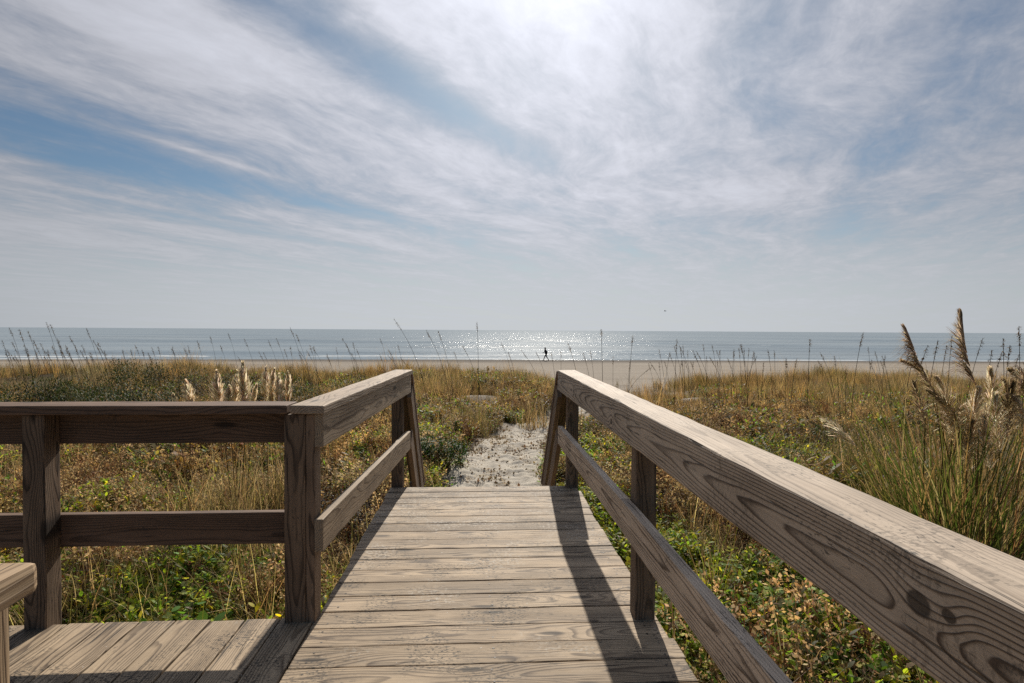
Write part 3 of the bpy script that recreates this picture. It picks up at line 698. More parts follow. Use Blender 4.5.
def tube(pts, r0, r1, sides=5):
    pts = [np.asarray(p, float) for p in pts]; V, F = [], []
    for k, p in enumerate(pts):
        t_ = pts[min(k+1, len(pts)-1)]-pts[max(k-1, 0)]; t_ /= np.linalg.norm(t_)+1e-9
        u = np.cross(t_, (0.31, 0.77, 0.12)); u /= np.linalg.norm(u); v = np.cross(t_, u); r = r0+(r1-r0)*k/(len(pts)-1)
        for j in range(sides): a_ = 2*math.pi*j/sides; V.append(p+(u*math.cos(a_)+v*math.sin(a_))*r)
    for k in range(len(pts)-1):
        for j in range(sides): F.append((k*sides+j, k*sides+(j+1) % sides, (k+1)*sides+(j+1) % sides, (k+1)*sides+j))
    return V, F
def curve_pts(b, t_, bow, n=7):
    """from base b to tip t_, bowing sideways by bow"""
    b, t_ = np.asarray(b, float), np.asarray(t_, float); d = t_-b; s = np.cross(d, (0, 1, 0)); s /= np.linalg.norm(s)+1e-9
    return [b+d*f+s*bow*math.sin(math.pi*f**0.8)*np.linalg.norm(d) + np.array((0, 0, 0.05*math.sin(math.pi*f))) for f in np.linspace(0, 1, n)]
def plume_arr(pts, rng, width, n, cols, droop=0.15, oneside=0.0, sdir=(1, 0, 0), bw=0.014):
    """feathery spindle: bristles that leave the stem and sweep along it"""
    T = TB(); pts = [np.asarray(p, float) for p in pts]; m = len(pts)-1; sdir = np.asarray(sdir, float)
    LT = sum(np.linalg.norm(pts[k+1]-pts[k]) for k in range(m))
    for k in range(n):
        f = rng.uniform(0, 1); g_ = f*m*0.999; i = int(g_); p = pts[i]+(pts[i+1]-pts[i])*(g_-i); ax = pts[i+1]-pts[i]; ax = ax/np.linalg.norm(ax)
        prof = min(1.0, (f+.06)/.28)**0.6*(1-f)**0.55
        v = rng.normal(size=3); v -= ax*v.dot(ax); v /= np.linalg.norm(v)+1e-9
        if oneside: v = v*(1-oneside)+(sdir-ax*ax.dot(sdir))*oneside; v /= np.linalg.norm(v)
        wd = width*prof*rng.uniform(.3, 1.25); L = min(LT*.34, wd*1.7+.03)*rng.uniform(.6, 1.3)
        L = min(L, LT*(1.04-f)+.02)
        fe = max(0.02, 1-min(1, f+L/LT*.95)); wd = wd*min(1, (fe/.35)**.6+.06)
        a_ = p+v*wd*.05; b_ = p+ax*L*.5+v*wd*.55; c_ = p+ax*L*.95+v*wd*.85-np.array((0, 0, droop*wd))
        sd = np.cross(ax, v); w = bw*rng.uniform(.6, 1.4)
        T.strip([a_, b_, c_], [w*.5, w*1.2, w*.35], sd, jit(cols[rng.integers(len(cols))], rng, .25))
    return T.arr()
def stalk_col(V, c): return np.tile(np.array(c)[None], (len(V), 1))

# pale plume clumps behind the platform railing
PALE = [(0.76, 0.64, 0.46), (0.68, 0.56, 0.39), (0.80, 0.70, 0.53)]
def pampas(base_px, dist, plumes, label, seed, blades=260, Lb=(.6, 1.25), bw_=.008, cols=None, spread=.22, pcols=PALE, pw=.10, group='plume grass clumps', t1=1.2):
    r = np.random.default_rng(seed); p = at_d(base_px, 400, dist); gz = float(terrain_z(p.x, p.y)); root = tag(empty('plume_grass', (p.x, p.y, gz)), label, 'plume grass', group)
    T = TB(); cols = cols or GOLD+TAN+OLIVE
    for k in range(blades):
        rr_ = spread*math.sqrt(r.uniform()); a2 = r.uniform(0, 6.28)
        T.blade((p.x+rr_*math.cos(a2), p.y+rr_*math.sin(a2), gz-.03), r.uniform(*Lb), bw_*r.uniform(.6, 1.3), r.uniform(0, 6.28), r.uniform(0, .22), r.uniform(.15, t1), jit(cols[r.integers(len(cols))], r, .3), 5, twist=r.uniform(-.9, .9))
    plant_obj('blades', T.arr(), M_GRASS, parent=root)
    for (x0, y0, x1, y1, w, n, bend) in plumes:          # plume foot and tip as seen, at the clump's own distance
        dd = dist + r.uniform(-.18, .18); f_ = at_d(x0, y0, dd); t_ = at_d(x1, y1, dd+r.uniform(-.1, .1))
        b_ = (p.x+r.uniform(-1, 1)*spread*.6, p.y+r.uniform(-1, 1)*spread*.6, gz-.03)
        V, F = tube(curve_pts(b_, f_, r.uniform(-.03, .03)), .0055, .0035)
        st = np_mesh('stem', V, F, M_DRY, root, stalk_col(V, jit(GOLD[r.integers(3)], r)))
        pp = curve_pts(f_, t_, bend)
        pl = plume_arr(pp, r, w*1.45, int(n*1.0), pcols)
        np_mesh('plume', pl[0], pl[1], M_PLUME, root, pl[2])
pampas(190, 6.6, [(192, 412, 187, 384, .07, 320, .02), (176, 416, 174, 398, .04, 150, .0)], 'plume grass with one short pale plume, leftmost behind the platform railing', 41, 170)
pampas(236, 6.5, [(219, 412, 217, 375, .075, 420, .0), (233, 412, 237, 375, .075, 420, -.02), (246, 411, 243, 366, .08, 480, .02), (229, 412, 229, 389, .05, 220, 0), (252, 412, 256, 388, .05, 240, 0)], 'plume grass with a fan of four pale plumes, middle clump behind the platform railing', 42, 260)
pampas(280, 6.7, [(266, 408, 266, 370, .07, 360, .0), (272, 408, 274, 372, .06, 330, .02), (279, 408, 279, 378, .07, 360, 0), (288, 407, 288, 374, .05, 280, 0)], 'plume grass with four narrow pale plumes, nearest the corner post', 43, 260)

# the big plume grass on the right
BGR = [(0.07, 0.10, 0.02), (0.05, 0.07, 0.018), (0.10, 0.115, 0.03), (0.18, 0.12, 0.055), (0.36, 0.27, 0.14)]
p = at_d(962, 400, 5.9); gz = float(terrain_z(p.x, p.y))
big = tag(empty('plume_grass', (p.x, p.y, gz)), 'large green plume grass with two dark tall plumes, at the right beside the railing', 'plume grass', 'plume grass clumps')
r = np.random.default_rng(77); T = TB()
for k in range(950):
    a2 = r.uniform(0, 6.28); rr_ = .50*math.sqrt(r.uniform())
    T.blade((p.x+rr_*math.cos(a2), p.y+rr_*math.sin(a2), gz-.03), r.uniform(.7, 2.1), .012*r.uniform(.6, 1.4), a2+r.normal()*.8, r.uniform(0, .25), r.uniform(.2, 1.35), jit(BGR[r.integers(5)], r, .3), 6, twist=r.uniform(-.9, .9))
plant_obj('blades', T.arr(), M_GRASS, parent=big)
DARKP = [(0.42, 0.32, 0.215), (0.27, 0.195, 0.13), (0.56, 0.44, 0.31)]
for (x0, y0, x1, y1, w, n, cols, bend, dd) in ((924, 372, 906, 329, .17, 420, DARKP, .05, 5.8), (977, 386, 962, 315, .20, 560, DARKP, .06, 5.9),
        (936, 398, 905, 362, .14, 260, TAN+DARKP, -.05, 5.8), (960, 430, 930, 392, .16, 330, TAN, .0, 5.7), (985, 425, 990, 372, .18, 420, PALE+PALE+TAN, -.08, 6.0), (1000, 452, 996, 398, .16, 420, PALE+PALE+TAN, .05, 5.7),
        (1012, 420, 1004, 382, .15, 300, TAN, .0, 6.1), (944, 430, 942, 404, .12, 230, TAN+BROWN, .0, 5.9), (1030, 440, 1016, 400, .16, 300, PALE, .0, 6.0), (966, 470, 972, 425, .12, 250, TAN, .0, 5.6), (952, 440, 938, 380, .20, 420, PALE+PALE+TAN, -.04, 5.8), (975, 448, 978, 392, .20, 420, PALE+PALE+TAN, .05, 5.7), (1008, 440, 1012, 385, .2, 420, TAN+BROWN, .03, 6.0), (990, 470, 984, 420, .18, 380, PALE+PALE+TAN, .05, 5.65), (925, 425, 914, 385, .14, 260, TAN+BROWN, .05, 5.8), (1018, 395, 1036, 360, .16, 300, DARKP, .0, 6.1)):
    f_ = at_d(x0, y0, dd); t_ = at_d(x1, y1, dd)
    b_ = (p.x+r.uniform(-.25, .25), p.y+r.uniform(-.2, .2), gz-.03)
    V, F = tube(curve_pts(b_, f_, r.uniform(-.04, .04)), .006, .004); np_mesh('stem', V, F, M_DRY, big, stalk_col(V, jit((0.16, 0.13, 0.05), r)))
    ls = -rt if cols is DARKP else None
    pl = plume_arr(curve_pts(f_, t_, bend), r, w*1.3, int(n*.8), cols, .45, .62 if ls is not None else 0, tuple(ls) if ls is not None else (1, 0, 0), .0065)
    np_mesh('plume', pl[0], pl[1], M_PLUME, big, pl[2])
# further clumps to the right of it
pampas(1075, 7.0, [(1030, 400, 1012, 372, .12, 240, 0), (1045, 395, 1050, 350, .14, 260, 0)], 'brown plume grass cut by the right edge of the picture', 45, 700, (.8, 1.7), .009, BROWN+REDBR+GOLD+OLIVE, .55, TAN)

# single dry plume bent over the weeds
q0 = at_d(856, 446, 8.2); q1 = at_d(820, 417, 8.6); r = np.random.default_rng(9)
bent = tag(empty('bent_plume', (q0.x, q0.y, float(terrain_z(q0.x, q0.y)))), 'single pale dry plume bent low over brown weeds behind the right railing', 'dry plume')
V, F = tube([(q0.x+.12, q0.y-.1, float(terrain_z(q0.x, q0.y))-.02), (q0.x+.1, q0.y-.05, (q0.z+float(terrain_z(q0.x, q0.y)))/2), tuple(q0)], .005, .004); np_mesh('stem', V, F, M_DRY, bent, stalk_col(V, (0.3, 0.22, 0.12)))
pl = plume_arr(curve_pts(q0, q1, .05), r, .15, 260, PALE, .3); np_mesh('plume', pl[0], pl[1], M_PLUME, bent, pl[2])

# grass tufts
def tuft(px, py, dist, n, L, w, cols, label, seed, t1=.8, spread=.07, name='grass_tuft', gz=None, lean=(0, 0)):
    r = np.random.default_rng(seed); p = at_d(px, py, dist); gz = float(terrain_z(p.x, p.y)) if gz is None else gz; T = TB()
    for k in range(n):
        a2 = r.uniform(0, 6.28); rr_ = spread*math.sqrt(r.uniform())
        T.blade((p.x+rr_*math.cos(a2), p.y+rr_*math.sin(a2), gz-.03), r.uniform(*L), w*r.uniform(.6, 1.3), r.uniform(0, 6.28), r.uniform(0, .25), r.uniform(.1, t1), jit(cols[r.integers(len(cols))], r, .3), 5, twist=r.uniform(-.9, .9))
    o = plant_obj(name, T.arr(), M_GRASS); tag(o, label, 'grass')
tuft(712, 560, 4.75, 60, (.5, .95), .008, YGREEN+GOLD+BROWN[:1], 'slender upright grass tuft just behind the right railing', 51, .7)
tuft(330, 545, 3.25, 26, (.55, .85), .012, [(0.24, 0.24, 0.03), (0.20, 0.22, 0.03)], 'bright yellow-green grass tuft beside the corner post', 52, .9, .05)
tuft(885, 480, 6.6, 130, (.5, 1.1), .007, TAN+GOLD, 'straw coloured arching grass left of the big plume grass', 53, 1.7, .25)
tuft(830, 500, 6.3, 60, (.5, .9), .006, TAN+GOLD+OLIVE, 'thin straw grass flopping over weeds behind the right railing', 54, 1.8, .2)
tuft(95, 470, 5.2, 70, (.5, .9), .007, TAN+GOLD, 'straw grass arching behind the left part of the platform railing', 55, 1.7, .2)
tuft(250, 480, 5.6, 130, (.6, 1.1), .008, GOLD+TAN, 'golden grass below the pale plumes behind the platform railing', 56, 1.1, .3)

tuft(930, 480, 7.2, 260, (.8, 1.5), .010, TAN+GOLD+BROWN[2:], 'tall tan grass behind the left half of the big plume grass', 57, 1.1, .4)
tuft(1005, 480, 7.6, 300, (.9, 1.7), .011, TAN+BROWN+GOLD, 'tall tan and brown grass behind the right half of the big plume grass', 58, 1.0, .45)
tuft(990, 500, 5.0, 150, (.5, 1.1), .010, BROWN+REDBR+TAN, 'dark reddish dry grass in front of the big plume grass', 59, 1.3, .3)
tuft(860, 470, 9.0, 200, (.6, 1.2), .010, GOLD+TAN+OLIVE, 'tawny grass clump between the bent plume and the big plume grass', 60, 1.1, .4)
tuft(700, 440, 9.5, 160, (.5, .95), .010, GOLD+OLIVE+BROWN, 'olive tawny grass clump behind the middle of the right railing', 66, 1.1, .35)
tuft(470, 420, 12.5, 200, (.5, .95), .012, GOLD+OLIVE, 'golden grass clump on the left bank of the sand path', 67, 1.0, .4)
tuft(535, 415, 14.5, 200, (.5, 1.0), .012, GOLD+OLIVE+TAN, 'golden grass clump where the sand path bends', 68, 1.0, .45)
def weed(px, py, dist, hgt, n, ll, lw, cols, label, seed, prof=OVAL, stems=6):
    r = np.random.default_rng(seed); p = at_d(px, py, dist); gz = float(terrain_z(p.x, p.y)); root = tag(empty('leafy_plant', (p.x, p.y, gz)), label, 'plant'); T = TB(); S = TB()
    for s in range(stems):
        az = r.uniform(0, 6.28); hh = hgt*r.uniform(.6, 1)
        pts = S.blade((p.x+r.uniform(-.05, .05), p.y+r.uniform(-.05, .05), gz-.03), hh, .008, az, r.uniform(0, .3), r.uniform(.1, .6), (0.09, 0.09, 0.03), 3, [1, .8, .6, .4])
        for k in range(n):
            f = r.uniform(.8, 2.99); i = int(f); q = pts[i]+(pts[i+1]-pts[i])*(f-i); t0 = r.uniform(.5, 1.5); L = ll*r.uniform(.6, 1.2)
            T.blade(q, L, lw*L/ll, r.uniform(0, 6.28), t0, t0+r.uniform(0, .5), jit(cols[r.integers(len(cols))], r, .25), 3, prof, r.uniform(-.5, .5))
    plant_obj('stems', S.arr(), M_LEAF, parent=root); plant_obj('leaves', T.arr(), M_LEAF, parent=root)
weed(190, 545, 3.7, .78, 7, .085, .07, [(0.05, 0.12, 0.025), (0.07, 0.15, 0.03), (0.10, 0.19, 0.05)], 'broad-leaved bright green plant below the platform railing', 61)
weed(243, 555, 3.6, .72, 7, .06, .045, [(0.55, 0.36, 0.02), (0.48, 0.32, 0.02)], 'bright yellow-leaved plant below the platform railing', 62, stems=4)
weed(272, 545, 3.6, .70, 8, .06, .04, YGREEN+YELLOW, 'yellowing leafy plant against the corner post', 63)
weed(862, 650, 3.6, .34, 9, .08, .07, [(0.06, 0.13, 0.02), (0.10, 0.17, 0.03)], 'glossy green round-leaved plant below the right railing, nearest the eye', 64, stems=8)
weed(770, 650, 3.3, .32, 9, .07, .06, [(0.14, 0.18, 0.025), (0.19, 0.21, 0.03)], 'yellow-green round-leaved plant beside the lower rail', 65, stems=8)

# ------------------------------------------------------------------ sea oats against the water
OAT = (0.10, 0.075, 0.045)
def oat_pts(b, t_, n=9):
    b, t_ = np.asarray(b, float), np.asarray(t_, float); d = t_-b
    return [b+np.array((d[0]*f**1.7, d[1]*f**1.7, d[2]*(f+.06*math.sin(math.pi*f)))) for f in np.linspace(0, 1, n)]
def sea_oat(tx, ty, bx, dist, label, group, seed, head=True, rad_=.006, hw=.05):
    r = np.random.default_rng(seed); tip = at_d(tx, ty, dist); gz = float(terrain_z(tip.x, tip.y)); hp = (tip.z-gz)/dist*FPX
    bse = at_d(tx+(bx-tx)*1.25*hp/max(18, 372-ty)*.8, 380, dist+r.uniform(-.4, .4)); gz = float(terrain_z(bse.x, bse.y))
    V, F = tube(oat_pts((bse.x, bse.y, gz-.03), tip), rad_, rad_*.5, 4)
    C = stalk_col(V, jit(OAT, r)); V = list(V); F = list(F)
    n0 = len(V); hp_ = oat_pts((bse.x, bse.y, gz-.03), tip); T = TB()
    if head:
        Lh = min(.34, .28*(tip.z-gz)); ax = np.array(tip)-np.array((bse.x, bse.y, gz)); ax /= np.linalg.norm(ax)
        for k in range(40):
            f = r.uniform(0, 1); g2 = (1-Lh*f/max(.3, tip.z-gz))*8*.999; i2 = int(g2); q = np.asarray(hp_[i2])+(np.asarray(hp_[i2+1])-np.asarray(hp_[i2]))*(g2-i2); v = r.normal(size=3); v[2] -= .6; v /= np.linalg.norm(v)
            L = hw*(.35+.9*math.sin(math.pi*min(1, .15+f*.8)))
            T.strip([q, q+v*L*.5, q+v*L], [.006, .016, .004], np.cross(v, ax), jit((0.12, 0.085, 0.05), r))
        for k in range(2):
            f = r.uniform(.15, .5); q = np.array((bse.x, bse.y, gz))+ax*f*np.linalg.norm(np.array(tip)-np.array((bse.x, bse.y, gz)))
            T.blade(q, r.uniform(.25, .5), .009, r.uniform(0, 6.28), .4, 1.8, jit((0.16, 0.13, 0.06), r), 3)
        a_, f_, c_ = T.arr(); V += list(a_); F += [tuple(int(i)+n0 for i in q) for q in f_]; C = np.concatenate([C, c_])
    o = np_mesh('sea_oat', V, F, M_DRY, None, C); tag(o, label, 'sea oat', group); return o
sd = 500
def oats(lst, label, group, d0, d1, **kw):
    global sd
    for (tx, ty, bx) in lst:
        sd += 1; rr2 = np.random.default_rng(sd); sea_oat(tx, ty, bx, rr2.uniform(d0, d1), label, group, sd, **kw)
L1 = [(9, 327, 22), (19, 329, 30), (28, 331, 38), (33, 340, 44), (46, 322, 58), (50, 324, 64), (57, 338, 66), (69, 336, 82), (75, 345, 80), (86, 328, 98), (93, 340, 104), (97, 342, 108), (2, 340, 10), (12, 342, 22), (40, 343, 50), (60, 345, 64), (80, 350, 88), (24, 345, 30), (66, 350, 74), (104, 350, 108), (5, 352, 12), (35, 350, 40), (52, 346, 60), (90, 352, 94)]
oats(L1, 'thin dark sea oat leaning left, in the dense stand against the sea at far left', 'sea oats at the far left', 17, 22)
L2 = [(135, 345, 142), (158, 346, 162), (172, 346, 176), (184, 348, 190), (197, 340, 203), (210, 336, 216), (228, 333, 236), (244, 338, 252), (268, 340, 276), (148, 352, 152), (220, 345, 226)]
oats(L2, 'slim sea oat standing apart against the sea above the platform railing', 'sea oats above the platform railing', 18, 24)
L3 = [(290, 327, 300), (296, 334, 305), (276, 338, 284), (342, 338, 353), (347, 345, 352), (353, 342, 356), (380, 338, 386)]
oats(L3, 'sea oat with a small head above the left railing', 'sea oats above the left railing', 17, 22)
for (tx, ty, bx, lab, d) in ((394, 319, 412, 'tall sea oat leaning left with a long dark head, highest over the left railing end', 15.0), (426, 330, 438, 'sea oat leaning left, just right of the left railing end', 16.0), (438, 331, 446, 'shorter sea oat leaning left over the crest grass', 17.0),
        (477, 322, 478, 'thin upright sea oat reaching the horizon over the path', 16.0), (568, 343, 573, 'sea oat with a bent dark head right of the walking person', 15.0), (601, 329, 602, 'tall straight sea oat crossing the horizon at the sun glitter', 14.0),
        (633, 335, 631, 'straight sea oat with a dark clustered head in the sun glitter', 14.5), (677, 339, 676, 'sea oat with a thick dark stem right of the sandy gap', 15.0), (693, 351, 698, 'sea oat with a drooping dark head above the right dune', 16.0), (810, 339, 809, 'lone upright sea oat with a compact head over the beach', 14.0), (863, 333, 858, 'upright sea oat with a dark head left of the plume grass', 13.5)):
    sd += 1; sea_oat(tx, ty, bx, d, lab, 'sea oats over the dune crest', sd, rad_=.007, hw=.06)
L4 = [(454, 352, 458), (462, 345, 470), (501, 342, 508), (508, 352, 512), (521, 350, 530), (536, 352, 541), (551, 352, 553), (561, 351, 561), (590, 350, 592), (583, 352, 586), (613, 356, 613), (630, 362, 629), (650, 362, 656), (670, 352, 668), (652, 367, 640), (659, 362, 660)]
oats(L4, 'low thin sea oat in front of the bare beach between the railings', 'sea oats before the beach gap', 15, 20)
L5 = [(683, 345, 684), (703, 344, 705), (712, 345, 715), (720, 350, 720), (734, 349, 733), (741, 344, 744), (749, 348, 748), (757, 356, 752), (768, 350, 770), (786, 358, 786), (797, 358, 795), (820, 352, 826), (834, 356, 836), (846, 366, 846), (872, 360, 870), (885, 355, 884)]
oats(L5, 'thin sea oat rising from the grass of the right dune', 'sea oats on the right dune', 15, 21)
L6 = [(928, 345, 922), (938, 340, 934), (947, 345, 944), (952, 336, 950), (983, 338, 976), (1003, 338, 1004), (1010, 345, 1008), (1020, 352, 1016), (1019, 326, 1020), (915, 352, 912), (992, 350, 990), (1028, 340, 1026), (1002, 352, 998)]
oats(L6, 'sea oat with an open head among the plumes at far right', 'sea oats at the far right', 9, 13, hw=.045)

ro = np.random.default_rng(808)
oats([(px_, ro.uniform(345, 364), px_+ro.uniform(-3, 7)) for px_ in np.sort(ro.uniform(640, 905, 34))], 'short wiry sea oat among many along the right dune crest', 'short sea oats along the right crest', 17, 24)
oats([(px_, ro.uniform(344, 358), px_+ro.uniform(2, 10)) for px_ in np.sort(ro.uniform(0, 400, 44))], 'short wiry sea oat among many along the left dune crest', 'short sea oats along the left crest', 19, 25)
# ------------------------------------------------------------------ the walker on the beach
def person(loc):
    bm = bmesh.new(); sk = bm.verts.layers.skin.verify()
    J = dict(pel=(0, 0, .92), sp=(-.04, 0, 1.15), ch=(-.09, 0, 1.36), nk=(-.11, 0, 1.50), hd=(-.14, 0, 1.60), tp=(-.15, 0, 1.73),
             hl=(0, -.09, .90), kl=(-.24, -.09, .52), al=(-.38, -.09, .10), fl=(-.55, -.09, .05), hr=(0, .09, .90), kr=(.14, .09, .50), ar=(.40, .09, .14), fr=(.34, .09, .02),
             sl=(-.09, -.19, 1.40), el=(.08, -.24, 1.16), wl=(.02, -.26, .93), wl2=(-.02, -.26, .84), sr=(-.09, .19, 1.40), er=(-.13, .25, 1.14), wr=(-.34, .24, 1.04), wr2=(-.43, .23, 1.06))
    R_ = dict(pel=.15, sp=.135, ch=.155, nk=.06, hd=.095, tp=.07, hl=.10, kl=.065, al=.045, fl=.035, hr=.10, kr=.065, ar=.045, fr=.035, sl=.075, el=.05, wl=.035, wl2=.03, sr=.075, er=.05, wr=.035, wr2=.03)
    E_ = 'pel-sp sp-ch ch-nk nk-hd hd-tp pel-hl hl-kl kl-al al-fl pel-hr hr-kr kr-ar ar-fr ch-sl sl-el el-wl wl-wl2 ch-sr sr-er er-wr wr-wr2'
    vs = {}
    for k, c in J.items():
        v = bm.verts.new(c); v[sk].radius = (R_[k], R_[k]); vs[k] = v
    vs['pel'][sk].use_root = True
    for e in E_.split(): a_, b_ = e.split('-'); bm.edges.new((vs[a_], vs[b_]))
    me = bpy.data.meshes.new('tmp'); bm.to_mesh(me); bm.free()
    tmp = bpy.data.objects.new('tmp', me); COL.objects.link(tmp)
    tmp.modifiers.new('s', 'SKIN'); md = tmp.modifiers.new('d', 'SUBSURF'); md.levels = 2; md.render_levels = 2
    dg = bpy.context.evaluated_depsgraph_get(); m2 = bpy.data.meshes.new_from_object(tmp.evaluated_get(dg)); bpy.data.objects.remove(tmp)
    m2.materials.clear()
    for m_ in (M_CLOTH, M_TROUSER, M_SKIN): m2.materials.append(m_)
    for p_ in m2.polygons:
        c = p_.center; p_.use_smooth = True
        p_.material_index = 2 if (c.z > 1.50 or (c.z < .90 and abs(c.y) > .2) or c.x < -.38 and c.z > .9) else (1 if c.z < .95 else 0)
    o = bpy.data.objects.new('person', m2); COL.objects.link(o); o.location = loc; o.rotation_euler = (0, 0, rad(12)); o.scale = (1.08, 1.12, 1.06)
    tag(o, 'person in dark clothes striding left along the waterline', 'person')
    bm = bmesh.new(); bmesh.ops.create_uvsphere(bm, u_segments=14, v_segments=9, radius=.112)
    for v in bm.verts:
        v.co.x *= 1.05
        if v.co.x < -.03 and v.co.z < .03: v.co.x = -.03 + (v.co.x+.03)*.2
    me = bpy.data.meshes.new('hair'); bm.to_mesh(me); bm.free(); hobj = bpy.data.objects.new('hair', me); COL.objects.link(hobj); me.materials.append(M_HAIR); hobj.parent = o; hobj.location = (-.125, 0, 1.665)
pp = at_d(546, 362, 76.0); person((pp.x, pp.y, max(float(terrain_z(pp.x, pp.y)), -2.95)-.03))

# ------------------------------------------------------------------ gull over the sea
def gull(loc):
    bm = bmesh.new(); bmesh.ops.create_uvsphere(bm, u_segments=12, v_segments=8, radius=.12)
    for v in bm.verts: v.co = Vector((v.co.x*2.2*(1-.2*(v.co.x > .1)), v.co.y*.85, v.co.z*.8))
    me = bpy.data.meshes.new('seabird'); bm.to_mesh(me); bm.free(); me.materials.append(M_BIRD)
    o = bpy.data.objects.new('seabird', me); COL.objects.link(o); o.location = loc; o.rotation_euler = (0, 0, rad(160)); tag(o, 'small grey seabird gliding above the horizon', 'bird')
    for s in (-1, 1):
        V, F = [], []
        for (yy, xc, z, ch) in ((.05, .02, .03, .22), (.35, .08, .18, .20), (.7, -.02, .12, .10), (.98, -.22, .05, .02)):
            for dx, dz in ((ch/2, 0), (0, .018), (-ch/2, 0), (0, -.006)): V.append((xc+dx, s*yy, z+dz))
        for k in range(3):
            for j in range(4): F.append((k*4+j, k*4+(j+1) % 4, k*4+4+(j+1) % 4, k*4+4+j))
        w_ = np_mesh('wing', V, F, M_BIRD); w_.parent = o
    bm = bmesh.new(); bmesh.ops.create_cone(bm, segments=8, radius1=.10, radius2=.02, depth=.26, cap_ends=True)
    me = bpy.data.meshes.new('tail'); bm.to_mesh(me); bm.free(); tl_ = bpy.data.objects.new('tail', me); COL.objects.link(tl_); me.materials.append(M_BIRD); tl_.parent = o; tl_.rotation_euler = (0, rad(90), 0); tl_.location = (-.3, 0, 0); tl_.scale = (.35, 1, 1)
gull(at_d(665, 311, 150))

# ------------------------------------------------------------------ sky, sun
w = bpy.data.worlds.new('World'); sc.world = w; w.use_nodes = True; w.node_tree.nodes.clear(); t = NT(w.node_tree)
wo = t.node('ShaderNodeOutputWorld'); bg = t.node('ShaderNodeBackground'); t.l.new(bg.outputs[0], wo.inputs[0])
sky = t.node('ShaderNodeTexSky', sky_type='NISHITA', sun_disc=False, sun_elevation=SUN_EL, sun_rotation=SUN_AZ, air_density=1.0, dust_density=0.8, ozone_density=1.5)
dirv = t.node('ShaderNodeTexCoord').outputs['Generated']
dx, dy, dz = t.sep(dirv)[0:3]
zc = t.add(t.m('MAXIMUM', dz, 0.0), 0.05)
STA = rad(33)
def cl_uv(d):
    z = max(d.z, 0)+0.05; X, Y = d.x/z, d.y/z
    return X*math.sin(STA)+Y*math.cos(STA), X*math.cos(STA)-Y*math.sin(STA)
PX, PY = t.m('DIVIDE', dx, zc), t.m('DIVIDE', dy, zc)
U = t.add(t.mul(PX, math.sin(STA)), t.mul(PY, math.cos(STA))); Vv = t.sub(t.mul(PX, math.cos(STA)), t.mul(PY, math.sin(STA)))
wv = t.noise(t.vec(t.mul(U, .5), t.mul(Vv, .5), 3.0), 1.0, 3, .5, color=True)
uvw = t.vec(U, Vv, 0.0)
warp = t.node('ShaderNodeVectorMath', operation='MULTIPLY_ADD'); t.put(warp.inputs[0], wv); warp.inputs[1].default_value = (.9, .9, .9); t.put(warp.inputs[2], uvw)
q = warp.outputs[0]
n_big = t.noise(t.scale(q, (.28, .75, 1)), 1.0, 3, .5)
n_mid = t.noise(t.scale(q, (.8, 2.2, 1)), 1.0, 5, .58)
n_fine = t.noise(t.scale(q, (2.2, 4.6, 1)), 1.0, 8, .66, .3)
n_rip = t.noise(t.scale(q, (9.0, 11.0, 1)), 1.0, 5, .62, .5)
dens = t.add(t.mul(t.sub(n_big, .5), .9), t.add(t.mul(t.sub(n_mid, .5), 1.55), t.add(t.mul(t.sub(n_fine, .5), 1.10), t.mul(t.sub(n_rip, .5), .42))))
dens = t.add(dens, .36)
for (px, py, su, sv, amp) in ((30, 120, .9, .50, -.50), (110, 160, .9, .42, -.55), (210, 185, .8, .30, -.50), (190, 215, 1.0, .25, -.32), (290, 195, .6, .16, -.30), (40, 200, .8, .30, -.25),
                              (330, 45, .9, .14, -.42), (400, 80, .8, .13, -.42), (470, 120, .7, .13, -.40), (540, 155, .5, .10, -.25), (525, 205, .30, .10, -.35), (460, 190, .28, .08, -.28), (515, 75, .3, .09, -.25), (600, 150, .5, .10, -.2),
                              (640, 255, 1.4, .22, -.40), (450, 240, 1.6, .22, -.30), (700, 235, 1.0, .3, -.25), (830, 210, .9, .35, -.25), (990, 45, .35, .25, -.25), (760, 115, .3, .15, -.18), (900, 150, .6, .3, -.12),
                              (560, 30, .6, .5, .20), (150, 50, .8, .30, .25), (450, 160, .9, .10, .12), (60, 240, 2.0, .35, .22), (760, 190, .8, .25, .15), (215, 158, .5, .04, .40), (165, 208, .5, .07, .40), (15, 160, .25, .08, .3), (60, 75, .5, .18, .15)):
    u0, v0 = cl_uv(ray(px, py))
    a_ = t.mul(t.sub(U, u0), 1/su); b_ = t.mul(t.sub(Vv, v0), 1/sv)
    dens = t.add(dens, t.mul(t.m('EXPONENT', t.mul(t.add(t.mul(a_, a_), t.mul(b_, b_)), -1.0)), amp*(.82 if amp < 0 else 1)))
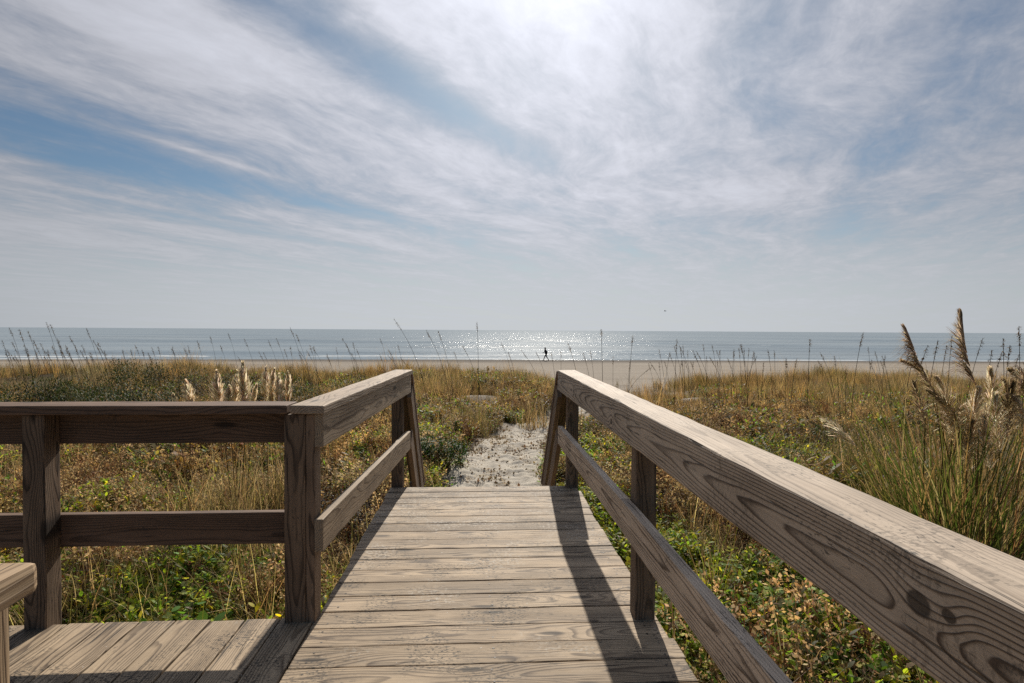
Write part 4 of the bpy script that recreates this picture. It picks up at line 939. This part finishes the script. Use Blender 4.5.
cov = t.ss(t.sub(dens, t.ss(dy, .25, -.25, 0.0, .8)), -.54, .70, .03, .98)
dot = t.node('ShaderNodeVectorMath', operation='DOT_PRODUCT'); t.put(dot.inputs[0], dirv); dot.inputs[1].default_value = SUN_DIR
om = t.sub(1.0, dot.outputs['Value'])
lobe = t.add(t.mul(t.m('EXPONENT', t.mul(om, -70.0)), .45), t.add(t.mul(t.m('EXPONENT', t.mul(om, -8.0)), .50), t.mul(t.m('EXPONENT', t.mul(om, -1.8)), .85)))
shade = t.add(.76, t.mul(t.ss(dens, -.2, 1.3), .34))
shade = t.mul(shade, t.add(.90, t.add(t.mul(n_fine, .16), t.mul(n_rip, .10))))
CB = 4.2
lum = t.mul(t.mul(t.add(.45, lobe), shade), CB)
ccol = t.mix(1.0, t.vec(lum, lum, lum), (0.945, 0.97, 1.075), 'MULTIPLY')
skyc = t.mix(1.0, sky.outputs[0], (0.37, 0.46, 0.51), 'MULTIPLY')
c = t.mix(cov, skyc, ccol)
hz = t.ss(dz, -0.02, 0.24, 0.9, 0.0)
hcol = t.mix(t.ss(om, 0.1, 1.0, 1.0, 0.0), (1.3, 1.45, 1.7), (5.35, 5.65, 5.95))
c = t.mix(hz, c, hcol)
t.put(bg.inputs[0], c); bg.inputs[1].default_value = 0.10
sun = bpy.data.lights.new('sun', 'SUN'); sun.energy = 4.8; sun.angle = rad(0.53); sun.color = (1.0, 0.93, 0.82)
so = bpy.data.objects.new('sun', sun); COL.objects.link(so); so.rotation_euler = (-SUN_DIR).to_track_quat('-Z', 'Y').to_euler()

sc.view_settings.view_transform = 'Standard'; sc.view_settings.look = 'None'; sc.view_settings.gamma = 1; sc.view_settings.exposure = 0.12
try: sc.view_settings.use_curve_mapping = False
except Exception: pass
sc.render.engine = 'CYCLES'
sc.cycles.max_bounces = 6; sc.cycles.diffuse_bounces = 3; sc.cycles.glossy_bounces = 3; sc.cycles.transmission_bounces = 4; sc.cycles.caustics_reflective = False; sc.cycles.caustics_refractive = False
sc.cycles.sample_clamp_indirect = 4.0; sc.cycles.use_denoising = False
